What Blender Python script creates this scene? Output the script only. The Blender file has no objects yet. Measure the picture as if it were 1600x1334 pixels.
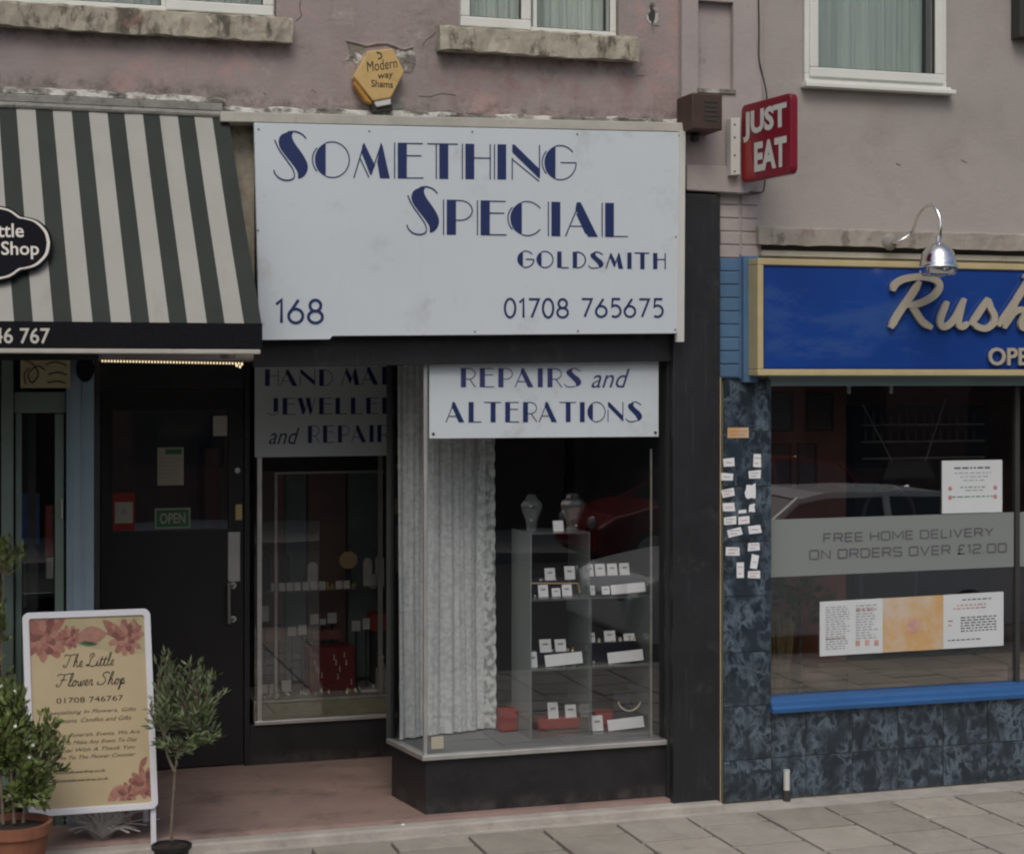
import bpy, math, random
from math import sin, cos, pi, radians, atan2, sqrt
from mathutils import Vector, Matrix
random.seed(7)
C = bpy.context.scene.collection
SC = bpy.context.scene

# ------------------------------------------------------------------ camera
F_PX, CAM_H, CAM_D, YAW, HORIZON = 2719.0, 2.4, 9.0, radians(17.17), 590.0
cam_data = bpy.data.cameras.new('camera')
cam = bpy.data.objects.new('camera', cam_data)
C.objects.link(cam)
cam.location = (0, -CAM_D, CAM_H)
cam.rotation_euler = (radians(90), 0, -YAW)
cam_data.sensor_width = 36.0
cam_data.lens = F_PX / 1600 * 36
cam_data.shift_y = -77 / 1600
cam_data.clip_end = 500
SC.camera = cam

# ------------------------------------------------------------------ daylight, overcast
world = bpy.data.worlds.new('World')
SC.world = world
world.use_nodes = True
nt = world.node_tree
bg = nt.nodes['Background']
sky = nt.nodes.new('ShaderNodeTexSky')
sky.sky_type = 'NISHITA'
sky.sun_disc = False
sky.sun_elevation = radians(50)
sky.sun_rotation = radians(200)
sky.air_density = 1.2
sky.dust_density = 5.0
sky.ozone_density = 1.2
nt.links.new(sky.outputs[0], bg.inputs[0])
bg.inputs[1].default_value = 0.085
sun_data = bpy.data.lights.new('sun', 'SUN')
sun_data.energy = 0.7
sun_data.angle = radians(30)
sun_data.color = (1, .99, .97)
sun = bpy.data.objects.new('sun', sun_data)
C.objects.link(sun)
sun.rotation_euler = Vector((-.20, -.62, .76)).to_track_quat('Z', 'Y').to_euler()
sun.location = (-2, -8, 9)
SC.view_settings.view_transform = 'Standard'
SC.view_settings.look = 'None'
SC.view_settings.exposure = 0.15
SC.view_settings.gamma = 1
SC.view_settings.use_curve_mapping = False
SC.render.engine = 'CYCLES'
SC.cycles.use_denoising = True
SC.cycles.max_bounces = 8
SC.cycles.transparent_max_bounces = 24
SC.cycles.pixel_filter_type = 'BLACKMAN_HARRIS'
SC.cycles.filter_width = 2.2

# ------------------------------------------------------------------ survey: a point of a wall plane seen in the photo
def dirv(px):
    t = (px - 800) / F_PX
    return (sin(YAW) + t * cos(YAW), cos(YAW) - t * sin(YAW))
def P(px, py, Y=0.0):
    dx, dy = dirv(px)
    d = (Y + CAM_D) / dy
    return Vector((dx * d, Y, CAM_H - (py - HORIZON) / F_PX * d))
def X(px, Y=0.0): return P(px, 0, Y).x
def Z(px, py, Y=0.0): return P(px, py, Y).z

# ------------------------------------------------------------------ materials
def _n(nt, t, **k):
    n = nt.nodes.new(t)
    for a, b in k.items(): setattr(n, a, b)
    return n
def c4(c): return (c[0], c[1], c[2], 1)
MATS = {}
def mat(name, col, rough=.6, var=.15, scale=6, bump=0., bscale=60, col2=None, spec=.5, metal=0., stretch=(1, 1, 1),
        emit=None, noise_detail=6, sharp=None, clear=0.):
    m = bpy.data.materials.new(name); m.use_nodes = True
    nt = m.node_tree; b = nt.nodes['Principled BSDF']; L = nt.links.new
    b.inputs['Roughness'].default_value = rough
    b.inputs['Metallic'].default_value = metal
    b.inputs['Specular IOR Level'].default_value = spec
    b.inputs['Coat Weight'].default_value = clear
    geo = _n(nt, 'ShaderNodeNewGeometry')
    mp = _n(nt, 'ShaderNodeMapping'); mp.inputs['Scale'].default_value = stretch
    L(geo.outputs['Position'], mp.inputs[0])
    nz = _n(nt, 'ShaderNodeTexNoise'); nz.inputs['Scale'].default_value = scale; nz.inputs['Detail'].default_value = noise_detail
    nz.inputs['Roughness'].default_value = .65
    L(mp.outputs[0], nz.inputs[0])
    rp = _n(nt, 'ShaderNodeValToRGB')
    lo, hi = sharp if sharp else (.3, .7)
    rp.color_ramp.elements[0].position = lo; rp.color_ramp.elements[1].position = hi
    a = col2 if col2 else tuple(v * (1 - var) for v in col)
    d = col if col2 else tuple(min(1, v * (1 + var)) for v in col)
    rp.color_ramp.elements[0].color = c4(a); rp.color_ramp.elements[1].color = c4(d)
    L(nz.outputs[0], rp.inputs[0]); L(rp.outputs[0], b.inputs['Base Color'])
    if bump:
        n2 = _n(nt, 'ShaderNodeTexNoise'); n2.inputs['Scale'].default_value = bscale; n2.inputs['Detail'].default_value = 5
        L(geo.outputs['Position'], n2.inputs[0])
        bp = _n(nt, 'ShaderNodeBump'); bp.inputs['Strength'].default_value = bump; bp.inputs['Distance'].default_value = .01
        L(n2.outputs[0], bp.inputs['Height']); L(bp.outputs[0], b.inputs['Normal'])
    if emit:
        b.inputs['Emission Color'].default_value = c4(emit[0]); b.inputs['Emission Strength'].default_value = emit[1]
    MATS[name] = m
    return m
def layer(m, col, scale=3, lo=.5, hi=.7, amt=1., stretch=(1, 1, 1), off=0., detail=8, kind='noise'):
    """mix a further stain / wear colour with its own shape over the base colour"""
    nt = m.node_tree; b = nt.nodes['Principled BSDF']; L = nt.links.new
    src = b.inputs['Base Color'].links[0].from_socket
    geo = _n(nt, 'ShaderNodeNewGeometry'); mp = _n(nt, 'ShaderNodeMapping')
    mp.inputs['Scale'].default_value = stretch; mp.inputs['Location'].default_value = (off, off * .7, off * 1.3)
    L(geo.outputs['Position'], mp.inputs[0])
    if kind == 'noise':
        nz = _n(nt, 'ShaderNodeTexNoise'); nz.inputs['Scale'].default_value = scale; nz.inputs['Detail'].default_value = detail
        nz.inputs['Roughness'].default_value = .7
        L(mp.outputs[0], nz.inputs[0]); out = nz.outputs[0]
    else:
        nz = _n(nt, 'ShaderNodeTexVoronoi', feature='DISTANCE_TO_EDGE'); nz.inputs['Scale'].default_value = scale
        L(mp.outputs[0], nz.inputs[0]); out = nz.outputs[0]
    mr = _n(nt, 'ShaderNodeMapRange'); mr.inputs[1].default_value = lo; mr.inputs[2].default_value = hi
    mr.inputs[3].default_value = 0; mr.inputs[4].default_value = amt
    L(out, mr.inputs[0])
    mx = _n(nt, 'ShaderNodeMix', data_type='RGBA')
    L(mr.outputs[0], mx.inputs[0]); L(src, mx.inputs[6]); mx.inputs[7].default_value = c4(col)
    L(mx.outputs[2], b.inputs['Base Color'])
    return m
def band(m, col, zc, hw, amt=.6, nscale=6, xr=None):
    """grime that gathers along a ledge at height zc (a stain with a shape of its own)"""
    nt = m.node_tree; b = nt.nodes['Principled BSDF']; L = nt.links.new
    src = b.inputs['Base Color'].links[0].from_socket
    geo = _n(nt, 'ShaderNodeNewGeometry'); sp = _n(nt, 'ShaderNodeSeparateXYZ'); L(geo.outputs['Position'], sp.inputs[0])
    def math_(op, a, c):
        n = _n(nt, 'ShaderNodeMath', operation=op)
        for i, v in enumerate((a, c)):
            if isinstance(v, (int, float)): n.inputs[i].default_value = v
            else: L(v, n.inputs[i])
        return n.outputs[0]
    nz = _n(nt, 'ShaderNodeTexNoise'); nz.inputs['Scale'].default_value = nscale; nz.inputs['Detail'].default_value = 8
    nz.inputs['Roughness'].default_value = .75
    L(geo.outputs['Position'], nz.inputs[0])
    d = math_('ABSOLUTE', math_('SUBTRACT', sp.outputs[2], zc), 0)
    f = _n(nt, 'ShaderNodeMapRange'); f.inputs[1].default_value = 0; f.inputs[2].default_value = hw
    f.inputs[3].default_value = 1; f.inputs[4].default_value = 0; L(d, f.inputs[0])
    s = _n(nt, 'ShaderNodeMapRange'); s.inputs[1].default_value = .45; s.inputs[2].default_value = .62
    L(nz.outputs[0], s.inputs[0])
    v = math_('MULTIPLY', math_('MULTIPLY', f.outputs[0], s.outputs[0]), amt)
    if xr:
        f2 = _n(nt, 'ShaderNodeMapRange'); f2.inputs[1].default_value = xr[1]; f2.inputs[2].default_value = xr[1] + .15
        f2.inputs[3].default_value = 1; f2.inputs[4].default_value = 0; L(sp.outputs[0], f2.inputs[0])
        f3 = _n(nt, 'ShaderNodeMapRange'); f3.inputs[1].default_value = xr[0] - .15; f3.inputs[2].default_value = xr[0]
        L(sp.outputs[0], f3.inputs[0])
        v = math_('MULTIPLY', math_('MULTIPLY', v, f2.outputs[0]), f3.outputs[0])
    mx = _n(nt, 'ShaderNodeMix', data_type='RGBA')
    L(v, mx.inputs[0]); L(src, mx.inputs[6]); mx.inputs[7].default_value = c4(col)
    L(mx.outputs[2], b.inputs['Base Color'])
    return m
def glass(name, r0=.06, tint=(.9, .93, .92), rough=.0, haze=0.):
    m = bpy.data.materials.new(name); m.use_nodes = True
    nt = m.node_tree; nt.nodes.clear(); L = nt.links.new
    out = _n(nt, 'ShaderNodeOutputMaterial')
    tr = _n(nt, 'ShaderNodeBsdfTransparent'); tr.inputs[0].default_value = c4(tint)
    gl = _n(nt, 'ShaderNodeBsdfGlossy'); gl.inputs['Roughness'].default_value = rough
    lw = _n(nt, 'ShaderNodeLayerWeight'); lw.inputs[0].default_value = .5
    pw = _n(nt, 'ShaderNodeMath', operation='POWER'); pw.inputs[1].default_value = 5
    L(lw.outputs['Facing'], pw.inputs[0])
    ma = _n(nt, 'ShaderNodeMath', operation='MULTIPLY_ADD'); ma.inputs[1].default_value = 1 - r0; ma.inputs[2].default_value = r0
    L(pw.outputs[0], ma.inputs[0])
    mx = _n(nt, 'ShaderNodeMixShader'); L(ma.outputs[0], mx.inputs[0]); L(tr.outputs[0], mx.inputs[1]); L(gl.outputs[0], mx.inputs[2])
    res = mx
    # wavy panes: a very weak bump bends the reflection
    geo = _n(nt, 'ShaderNodeNewGeometry'); nz = _n(nt, 'ShaderNodeTexNoise'); nz.inputs['Scale'].default_value = 1.1
    L(geo.outputs['Position'], nz.inputs[0]); bp = _n(nt, 'ShaderNodeBump'); bp.inputs['Strength'].default_value = .012
    bp.inputs['Distance'].default_value = .1; L(nz.outputs[0], bp.inputs['Height']); L(bp.outputs[0], gl.inputs['Normal'])
    if haze:
        df = _n(nt, 'ShaderNodeBsdfDiffuse'); df.inputs[0].default_value = (.42, .46, .45, 1)
        m2 = _n(nt, 'ShaderNodeMixShader'); m2.inputs[0].default_value = haze
        L(res.outputs[0], m2.inputs[1]); L(df.outputs[0], m2.inputs[2]); res = m2
    L(res.outputs[0], out.inputs[0])
    MATS[name] = m
    return m

# ------------------------------------------------------------------ mesh building
class MB:
    def __init__(s): s.v = []; s.f = []; s.mi = []; s.smooth = False
    def add(s, vs, fs, mi=0):
        o = len(s.v); s.v += [Vector(v) for v in vs]; s.f += [tuple(i + o for i in f) for f in fs]; s.mi += [mi] * len(fs); return s
    def box(s, x0, x1, y0, y1, z0, z1, mi=0):
        return s.add([(x0, y0, z0), (x1, y0, z0), (x1, y1, z0), (x0, y1, z0), (x0, y0, z1), (x1, y0, z1), (x1, y1, z1), (x0, y1, z1)],
                     [(0, 3, 2, 1), (4, 5, 6, 7), (0, 1, 5, 4), (1, 2, 6, 5), (2, 3, 7, 6), (3, 0, 4, 7)], mi)
    def hexa(s, pts, mi=0):
        """front quad (BL, BR, TR, TL) then back quad"""
        return s.add(pts, [(0, 1, 2, 3), (7, 6, 5, 4), (0, 4, 5, 1), (1, 5, 6, 2), (2, 6, 7, 3), (3, 7, 4, 0)], mi)
    def board(s, a, b, c, d, t, mi=0):
        """board with front corners BL BR TR TL, thickness t towards +Y"""
        o = Vector((0, t, 0)); q = [Vector(p) for p in (a, b, c, d)]
        return s.hexa(q + [p + o for p in q], mi)
    def prism(s, poly, O, U, V, N, d, mi=0):
        """2D outline (counter-clockwise in U,V) laid out at O and given the thickness d along N (front side) """
        n = len(poly); O = Vector(O); U = Vector(U); V = Vector(V); N = Vector(N)
        front = [O + U * p[0] + V * p[1] + N * d for p in poly]; back = [O + U * p[0] + V * p[1] for p in poly]
        return s.add(front + back, [tuple(range(n)), tuple(range(2 * n - 1, n - 1, -1))] + [(i, n + i, n + (i + 1) % n, (i + 1) % n) for i in range(n)], mi)
    def tube(s, pts, r, n=8, mi=0, cap=True):
        pts = [Vector(p) for p in pts]; rs = r if isinstance(r, (list, tuple)) else [r] * len(pts)
        o = len(s.v); vs = []; up = None
        for i, p in enumerate(pts):
            t = (pts[min(i + 1, len(pts) - 1)] - pts[max(i - 1, 0)]).normalized()
            if up is None:
                up = Vector((0, 0, 1)) if abs(t.z) < .9 else Vector((1, 0, 0))
            a = t.cross(up).normalized(); b = t.cross(a).normalized(); up = -b if False else a.cross(t).normalized()
            for k in range(n):
                an = 2 * pi * k / n
                vs.append(p + a * cos(an) * rs[i] + b * sin(an) * rs[i])
        fs = []
        for i in range(len(pts) - 1):
            for k in range(n):
                fs.append((i * n + k, i * n + (k + 1) % n, (i + 1) * n + (k + 1) % n, (i + 1) * n + k))
        if cap: fs += [tuple(range(n - 1, -1, -1)), tuple(range((len(pts) - 1) * n, len(pts) * n))]
        return s.add(vs, fs, mi)
    def lathe(s, prof, c, n=20, mi=0, axis=None):
        """profile of (r, h); axis is the direction of h (default up)"""
        c = Vector(c); ax = Vector(axis).normalized() if axis else Vector((0, 0, 1))
        a = ax.orthogonal().normalized(); b = ax.cross(a)
        vs = [c + ax * h + (a * cos(2 * pi * k / n) + b * sin(2 * pi * k / n)) * r for r, h in prof for k in range(n)]
        fs = [(i * n + k, i * n + (k + 1) % n, (i + 1) * n + (k + 1) % n, (i + 1) * n + k) for i in range(len(prof) - 1) for k in range(n)]
        return s.add(vs, fs, mi)
    def grid(s, fn, nu, nv, mi=0):
        vs = [fn(i / nu, j / nv) for j in range(nv + 1) for i in range(nu + 1)]
        w = nu + 1
        return s.add(vs, [(j * w + i, j * w + i + 1, (j + 1) * w + i + 1, (j + 1) * w + i) for j in range(nv) for i in range(nu)], mi)
    def rot(s, R, c):
        c = Vector(c); s.v = [c + R @ (v - c) for v in s.v]; return s
    def move(s, d):
        d = Vector(d); s.v = [v + d for v in s.v]; return s
ORG = {}
def link(name, data, parent=None, loc=None):
    o = bpy.data.objects.new(name, data); C.objects.link(o)
    if parent: o.parent = parent
    return o
def obj(name, mb, m, parent=None, bevel=0., smooth=False, origin=None, label=None):
    xs = [v.x for v in mb.v]; ys = [v.y for v in mb.v]; zs = [v.z for v in mb.v]
    org = Vector(origin) if origin else Vector(((min(xs) + max(xs)) / 2, (min(ys) + max(ys)) / 2, min(zs)))
    me = bpy.data.meshes.new(name)
    me.from_pydata([v - org for v in mb.v], [], mb.f)
    for mm in (m if isinstance(m, (list, tuple)) else [m]): me.materials.append(MATS[mm] if isinstance(mm, str) else mm)
    me.polygons.foreach_set('material_index', mb.mi)
    if smooth: me.polygons.foreach_set('use_smooth', [True] * len(me.polygons))
    me.update()
    o = link(name, me, parent)
    ORG[o.name] = org
    o.location = org - (ORG[parent.name] if parent else Vector())
    if bevel:
        bv = o.modifiers.new('bevel', 'BEVEL'); bv.width = bevel; bv.segments = 2; bv.limit_method = 'ANGLE'
    if label: o['label'] = label
    return o
def tag(o, label=None, cat=None, group=None, kind=None):
    if label: o['label'] = label
    if cat: o['category'] = cat
    if group: o['group'] = group
    if kind: o['kind'] = kind
    return o
def thing(name, label, cat, loc, group=None):
    o = link(name, None); o.location = loc; ORG[o.name] = Vector(loc); o.empty_display_size = .1
    return tag(o, label, cat, group)
def struct(name, mb, m, **k):
    o = obj(name, mb, m, **k); o['kind'] = 'structure'; return o
def piece(src, loc, parent, rotz=0):
    """another piece sharing the mesh of src"""
    o = bpy.data.objects.new(src.name.split('.')[0], src.data); C.objects.link(o); o.parent = parent
    o.location = Vector(loc) - ORG[parent.name]; o.rotation_euler.z = rotz; ORG[o.name] = Vector(loc)
    return o
def sealed(mb, w, h):
    pass
def catmull(pts, n=6):
    out = []; P4 = [pts[0]] + list(pts) + [pts[-1]]
    for i in range(1, len(P4) - 2):
        p0, p1, p2, p3 = (Vector(q) for q in P4[i - 1:i + 3])
        for k in range(n):
            t = k / n
            out.append(.5 * ((2 * p1) + (-p0 + p2) * t + (2 * p0 - 5 * p1 + 4 * p2 - p3) * t * t + (-p0 + 3 * p1 - 3 * p2 + p3) * t ** 3))
    out.append(Vector(pts[-1])); return out

# ------------------------------------------------------------------ lettering
def text2d(s, offset=0., res=3, spacing=1., shear=0.):
    cu = bpy.data.curves.new('t', 'FONT'); cu.body = s; cu.offset = offset; cu.resolution_u = res; cu.space_character = spacing; cu.shear = shear
    cu.align_x = 'LEFT'
    o = bpy.data.objects.new('t', cu); C.objects.link(o)
    dg = bpy.context.evaluated_depsgraph_get()
    me = bpy.data.meshes.new_from_object(o.evaluated_get(dg))
    vs = [(v.co.x, v.co.y) for v in me.vertices]; fs = [tuple(p.vertices) for p in me.polygons]
    bpy.data.objects.remove(o); bpy.data.curves.remove(cu); bpy.data.meshes.remove(me)
    return vs, fs
def lay(mb, vs, fs, BL, BR, TL, lift=.0015, depth=0., mi=0, n=None, keep=None):
    """lay flat 2D faces into the parallelogram BL BR TL, lifted off the surface along n"""
    BL, BR, TL = Vector(BL), Vector(BR), Vector(TL)
    n = Vector(n) if n else Vector((0, -1, 0))
    xs = [v[0] for v in vs]; ys = [v[1] for v in vs]
    x0, x1, y0, y1 = keep if keep else (min(xs), max(xs), min(ys), max(ys))
    U = (BR - BL) / max(x1 - x0, 1e-6); V = (TL - BL) / max(y1 - y0, 1e-6)
    front = [BL + U * (a - x0) + V * (b - y0) + n * (lift + depth) for a, b in vs]
    if not depth:
        mb.add(front, fs, mi); return
    N = len(vs); back = [p - n * depth for p in front]
    ed = {}
    for f in fs:
        for i in range(len(f)):
            a, b = f[i], f[(i + 1) % len(f)]
            ed[(a, b)] = 1
    side = [(a, a + N, b + N, b) for (a, b) in ed if (b, a) not in ed]
    mb.add(front + back, list(fs) + side, mi)
def text(mb, s, BL, BR, TL, offset=0., depth=0., lift=.0015, shear=0., mi=0, n=None, spacing=1.):
    vs, fs = text2d(s, offset, 3, spacing, shear); lay(mb, vs, fs, BL, BR, TL, lift, depth, mi, n)
def arc(cx, cy, rx, ry, a0, a1, n=14):
    return [(cx + rx * cos(radians(a0 + (a1 - a0) * i / n)), cy + ry * sin(radians(a0 + (a1 - a0) * i / n))) for i in range(n + 1)]
def ribbon2d(pts, w):
    """stroke outline as quads; w a width or a list"""
    n = len(pts); ws = w if isinstance(w, (list, tuple)) else [w] * n
    vs = []
    for i in range(n):
        p = Vector(pts[i][:2]); a = Vector(pts[max(i - 1, 0)][:2]); b = Vector(pts[min(i + 1, n - 1)][:2])
        d1 = (p - a).normalized() if i else (b - p).normalized(); d2 = (b - p).normalized() if i < n - 1 else d1
        t = (d1 + d2); t = t.normalized() if t.length > 1e-6 else d1
        k = 1 / max(.6, t.dot(d1))
        nn = Vector((-t.y, t.x)) * ws[i] / 2 * k
        vs += [tuple(p - nn), tuple(p + nn)]
    return vs, [(2 * i, 2 * i + 2, 2 * i + 3, 2 * i + 1) for i in range(n - 1)]
TW = .035
def deco_glyph(ch, inl):
    """one letter of the two-weight deco face: (width, fills, lines)"""
    F_, L_ = [], []
    def stem(x=.1): 
        F_.append([(x, 0), (x + .27, 0), (x + .27, 1), (x, 1)])
        if inl: L_.append([(x - .09, 0), (x - .09, 1)])
    w = .85
    if ch == 'E':
        stem(); L_ += [[(.37, .98), (.84, .98)], [(.37, .64), (.80, .64)], [(.37, .02), (.86, .02)]]
    elif ch == 'T':
        F_.append([(.36, 0), (.63, 0), (.63, 1), (.36, 1)]); L_ += [[(0, .98), (.92, .98)]]
        if inl: L_.append([(.27, 0), (.27, .98)])
        w = .92
    elif ch == 'H': stem(); L_ += [[(.37, .6), (.85, .6)], [(.85, 0), (.85, 1)]]
    elif ch == 'I': stem(); w = .4
    elif ch == 'L': stem(); L_ += [[(.37, .02), (.80, .02)]]; w = .8
    elif ch == 'N':
        F_.append([(.03, 1), (.1, 1), (.86, .32), (.86, .04), (.03, .78)]); L_ += [[(.03, 0), (.03, .62)], [(.87, .04), (.87, 1)]]
        if inl: L_.append([(.03, .58), (.86, -.04)])
        w = .9
    elif ch in 'OGCQ':
        a = 112 if ch == 'O' else 108
        pts = arc(.5, .5, .5, .5, a, 360 - a, 16); F_.append(pts)
        if ch == 'O': L_.append(arc(.5, .5, .49, .49, -a, a, 24))
        else:
            L_.append(arc(.5, .5, .49, .49, a, 38, 12)); L_.append(arc(.5, .5, .49, .49, -a, -38 if ch == 'C' else 0, 14))
            if ch == 'G': L_.append([(.5, .5), (1.0, .5)])
        if inl: L_.append(arc(.5, .5, .57, .5, 140, 220, 10))
        w = 1.0
    elif ch == 'D':
        stem(); L_.append([(.37, .98)] + arc(.37, .5, .5, .48, 90, -90, 16) + [(.37, .02)]); w = .9
    elif ch in 'PR':
        stem(); L_.append([(.37, .98)] + arc(.5, .70, .34, .28, 90, -90, 12) + [(.37, .42)])
        if ch == 'R': L_.append([(.55, .42), (.86, 0)])
        w = .86
    elif ch == 'A':
        F_.append([(.34, 1), (.46, 1), (.98, 0), (.68, 0), (.30, .80)]); L_ += [[(.0, 0), (.40, .93)], [(.16, .3), (.66, .3)]]
        if inl: L_.append([(.34, .66), (.62, .08)])
        w = .98
    elif ch == 'M':
        F_ += [[(.25, .92), (.30, .98), (.62, .35), (.48, .08), (.22, .72)], [(.78, 1), (.84, .9), (1.05, 0), (.76, 0), (.68, .45)]]
        L_ += [[(.0, 0), (.28, .9)], [(.5, .1), (.80, .96)]]
        if inl: L_.append([(.18, .55), (.44, .02)])
        w = 1.06
    elif ch == 'W':
        F_ += [[(.0, 1), (.28, 1), (.48, .25), (.36, 0), (.3, 0)], [(.48, 1), (.74, 1), (.88, .2), (.78, 0), (.72, 0)]]
        L_ += [[(.4, .05), (.56, .7)], [(.80, .05), (1.05, 1)]]; w = 1.06
    elif ch == 'J':
        F_.append([(.35, .14), (.62, .22), (.62, 1), (.35, 1)]); L_.append([(.6, .25)] + arc(.3, .2, .3, .2, 0, -160, 10)); w = .66
    elif ch == 'Y':
        F_.append([(.0, 1), (.28, 1), (.56, .45), (.56, 0), (.32, 0), (.32, .42)]); L_.append([(.5, .5), (.85, 1)]); w = .85
    elif ch == 'S':
        F_.append([(.38, .97), (.20, .92), (.12, .80), (.18, .66), (.40, .46), (.58, .28), (.66, .12), (.64, .03), (.78, .06), (.92, .18), (.93, .34), (.80, .52), (.58, .68), (.44, .82), (.46, .93)])
        L_ += [catmull([(.34, .97), (.6, 1.0), (.88, .85)], 5), catmull([(.02, .18), (.16, .03), (.42, .02), (.62, .06)], 5)]
        w = .95
    elif ch == 's':     # the large swash initial
        F_.append([tuple(p) for p in catmull([(.40, .985), (.22, .92), (.15, .80), (.19, .66), (.34, .50), (.55, .31), (.68, .16), (.70, .03), (.86, .08), (.96, .21), (.95, .36), (.80, .56), (.60, .76), (.52, .90), (.56, .985)], 3)])
        L_ += [catmull([(.40, .985), (.6, 1.0), (.8, .95), (.92, .86)], 5),
               catmull([(.02, .20), (.05, .12), (.20, .02), (.42, -.01), (.58, .05), (.56, .20), (.40, .38), (.18, .60), (.06, .78), (.05, .82)], 5)]
        w = 1.0
    return w, F_, L_
def deco2d(word, inl=True, gap=.12, tw=TW, scale_w=None):
    vs, fs = [], []; x = 0
    for ch in word:
        if ch == ' ': x += .5; continue
        k = (scale_w or {}).get(ch, 1.)
        w, FF, LL = deco_glyph(ch, inl)
        for poly in FF:
            o = len(vs); vs += [(x + p[0] * k, p[1]) for p in poly]; fs.append(tuple(range(o, o + len(poly))))
        for ln in LL:
            a, b = ribbon2d([(p[0] * k, p[1]) for p in ln], tw); o = len(vs)
            vs += [(x + p[0], p[1]) for p in a]; fs += [tuple(i + o for i in f) for f in b]
        x += w * k + gap
    return vs, fs
def deco(mb, word, BL, BR, TL, inl=True, gap=.12, tw=TW, lift=.0015, mi=0):
    vs, fs = deco2d(word, inl, gap, tw)
    xs = [v[0] for v in vs]; lims = (min(xs), max(xs), 0, 1)
    groups, cur = [], []               # faces that share vertices form one stroke
    last = -1
    for f in fs:
        if min(f) > last and cur: groups.append(cur); cur = []
        cur.append(f); last = max(last, max(f))
    groups.append(cur)
    for k, gq in enumerate(groups):
        lo = min(min(f) for f in gq); hi = max(max(f) for f in gq)
        lay(mb, vs[lo:hi + 1], [tuple(q - lo for q in f) for f in gq], BL, BR, TL, lift + .0003 * (k % 4), 0., mi, keep=lims)

# plain stroke lettering: digits of the shop sign and the square faced window lettering
def _rb(x0, y0, x1, y1, r=.14):
    return arc(x1 - r, y1 - r, r, r, 0, 90, 4) + arc(x0 + r, y1 - r, r, r, 90, 180, 4) + arc(x0 + r, y0 + r, r, r, 180, 270, 4) + arc(x1 - r, y0 + r, r, r, 270, 360, 4) + [(x1, y1 - r)]
DIG = {
 '0': (.56, [arc(.28, .5, .26, .5, 90, 450, 26)]), '1': (.30, [[(.02, .80), (.22, .99), (.22, 0)]]),
 '5': (.54, [[(.50, .99), (.12, .99), (.08, .56)] + arc(.24, .32, .28, .32, 115, -125, 16)]),
 '6': (.58, [[(.40, 1.0), (.16, .60), (.06, .42)], arc(.29, .30, .27, .30, 0, 360, 22)]),
 '7': (.54, [[(.02, .98), (.52, .98), (.16, 0)]]), '8': (.58, [arc(.29, .75, .21, .24, 0, 360, 20), arc(.29, .26, .27, .26, 0, 360, 22)])}
SQ = {
 'F': (.80, [[(0, 0), (0, 1), (.8, 1)], [(0, .5), (.7, .5)]]), 'E': (.80, [[(.8, 1), (0, 1), (0, 0), (.8, 0)], [(0, .5), (.75, .5)]]),
 'R': (.90, [[(0, 0), (0, 1), (.75, 1), (.88, .9), (.88, .58), (.75, .48), (0, .48)], [(.55, .48), (.90, 0)]]),
 'H': (.90, [[(0, 0), (0, 1)], [(.9, 0), (.9, 1)], [(0, .5), (.9, .5)]]), 'O': (.95, [_rb(0, 0, .95, 1)]), '0': (.92, [_rb(0, 0, .92, 1)]),
 'M': (1.15, [[(0, 0), (0, 1), (.57, .25), (1.15, 1), (1.15, 0)]]), 'D': (.92, [[(0, 0), (0, 1), (.72, 1), (.92, .82), (.92, .18), (.72, 0), (0, 0)]]),
 'L': (.72, [[(0, 1), (0, 0), (.72, 0)]]), 'I': (.05, [[(0, 0), (0, 1)]]), 'V': (.95, [[(0, 1), (.47, 0), (.95, 1)]]), 'Y': (.90, [[(0, 1), (.45, .45), (.9, 1)], [(.45, .45), (.45, 0)]]),
 'N': (.92, [[(0, 0), (0, 1), (.92, 0), (.92, 1)]]), 'S': (.86, [[(.86, .85), (.76, 1), (.1, 1), (0, .9), (0, .6), (.1, .52), (.76, .48), (.86, .4), (.86, .1), (.76, 0), (.1, 0), (0, .15)]]),
 '\u00a3': (.80, [[(.78, .85), (.66, 1), (.3, 1), (.2, .85), (.2, 0), (0, 0), (.8, 0)], [(0, .5), (.6, .5)]]), '1': (.30, [[(0, .85), (.25, 1), (.25, 0)]]),
 '2': (.86, [[(0, .85), (.1, 1), (.76, 1), (.86, .9), (.86, .62), (.76, .52), (.1, .44), (0, .34), (0, 0), (.86, 0)]]), '.': (.12, [[(0, .0), (.10, .0)]])}
def strokes(mb, s, BL, BR, TL, font, tw=.12, gap=.2, space=.5, lift=.0015):
    vs, fs = [], []; x = 0
    for ch in s:
        if ch == ' ': x += space; continue
        w, LL = font[ch]
        for ln in LL:
            a, b = ribbon2d([(p[0], p[1] * (1 - tw) + tw / 2) for p in ln], tw); o = len(vs)
            vs += [(x + p[0], p[1]) for p in a]; fs += [tuple(i + o for i in f) for f in b]
        x += w + gap
    xs = [v[0] for v in vs]; k = 0; i = 0
    lims = (min(xs), max(xs), 0, 1)
    for ch in s:                      # each stroke a hair above the one it crosses
        if ch == ' ': continue
        for ln in font[ch][1]:
            m_ = len(ln); part = fs[i:i + m_ - 1]; i += m_ - 1; lo = part[0][0]
            lay(mb, vs[lo:lo + 2 * m_], [tuple(q - lo for q in f) for f in part], BL, BR, TL, lift + .0003 * (k % 5), keep=lims); k += 1

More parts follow.
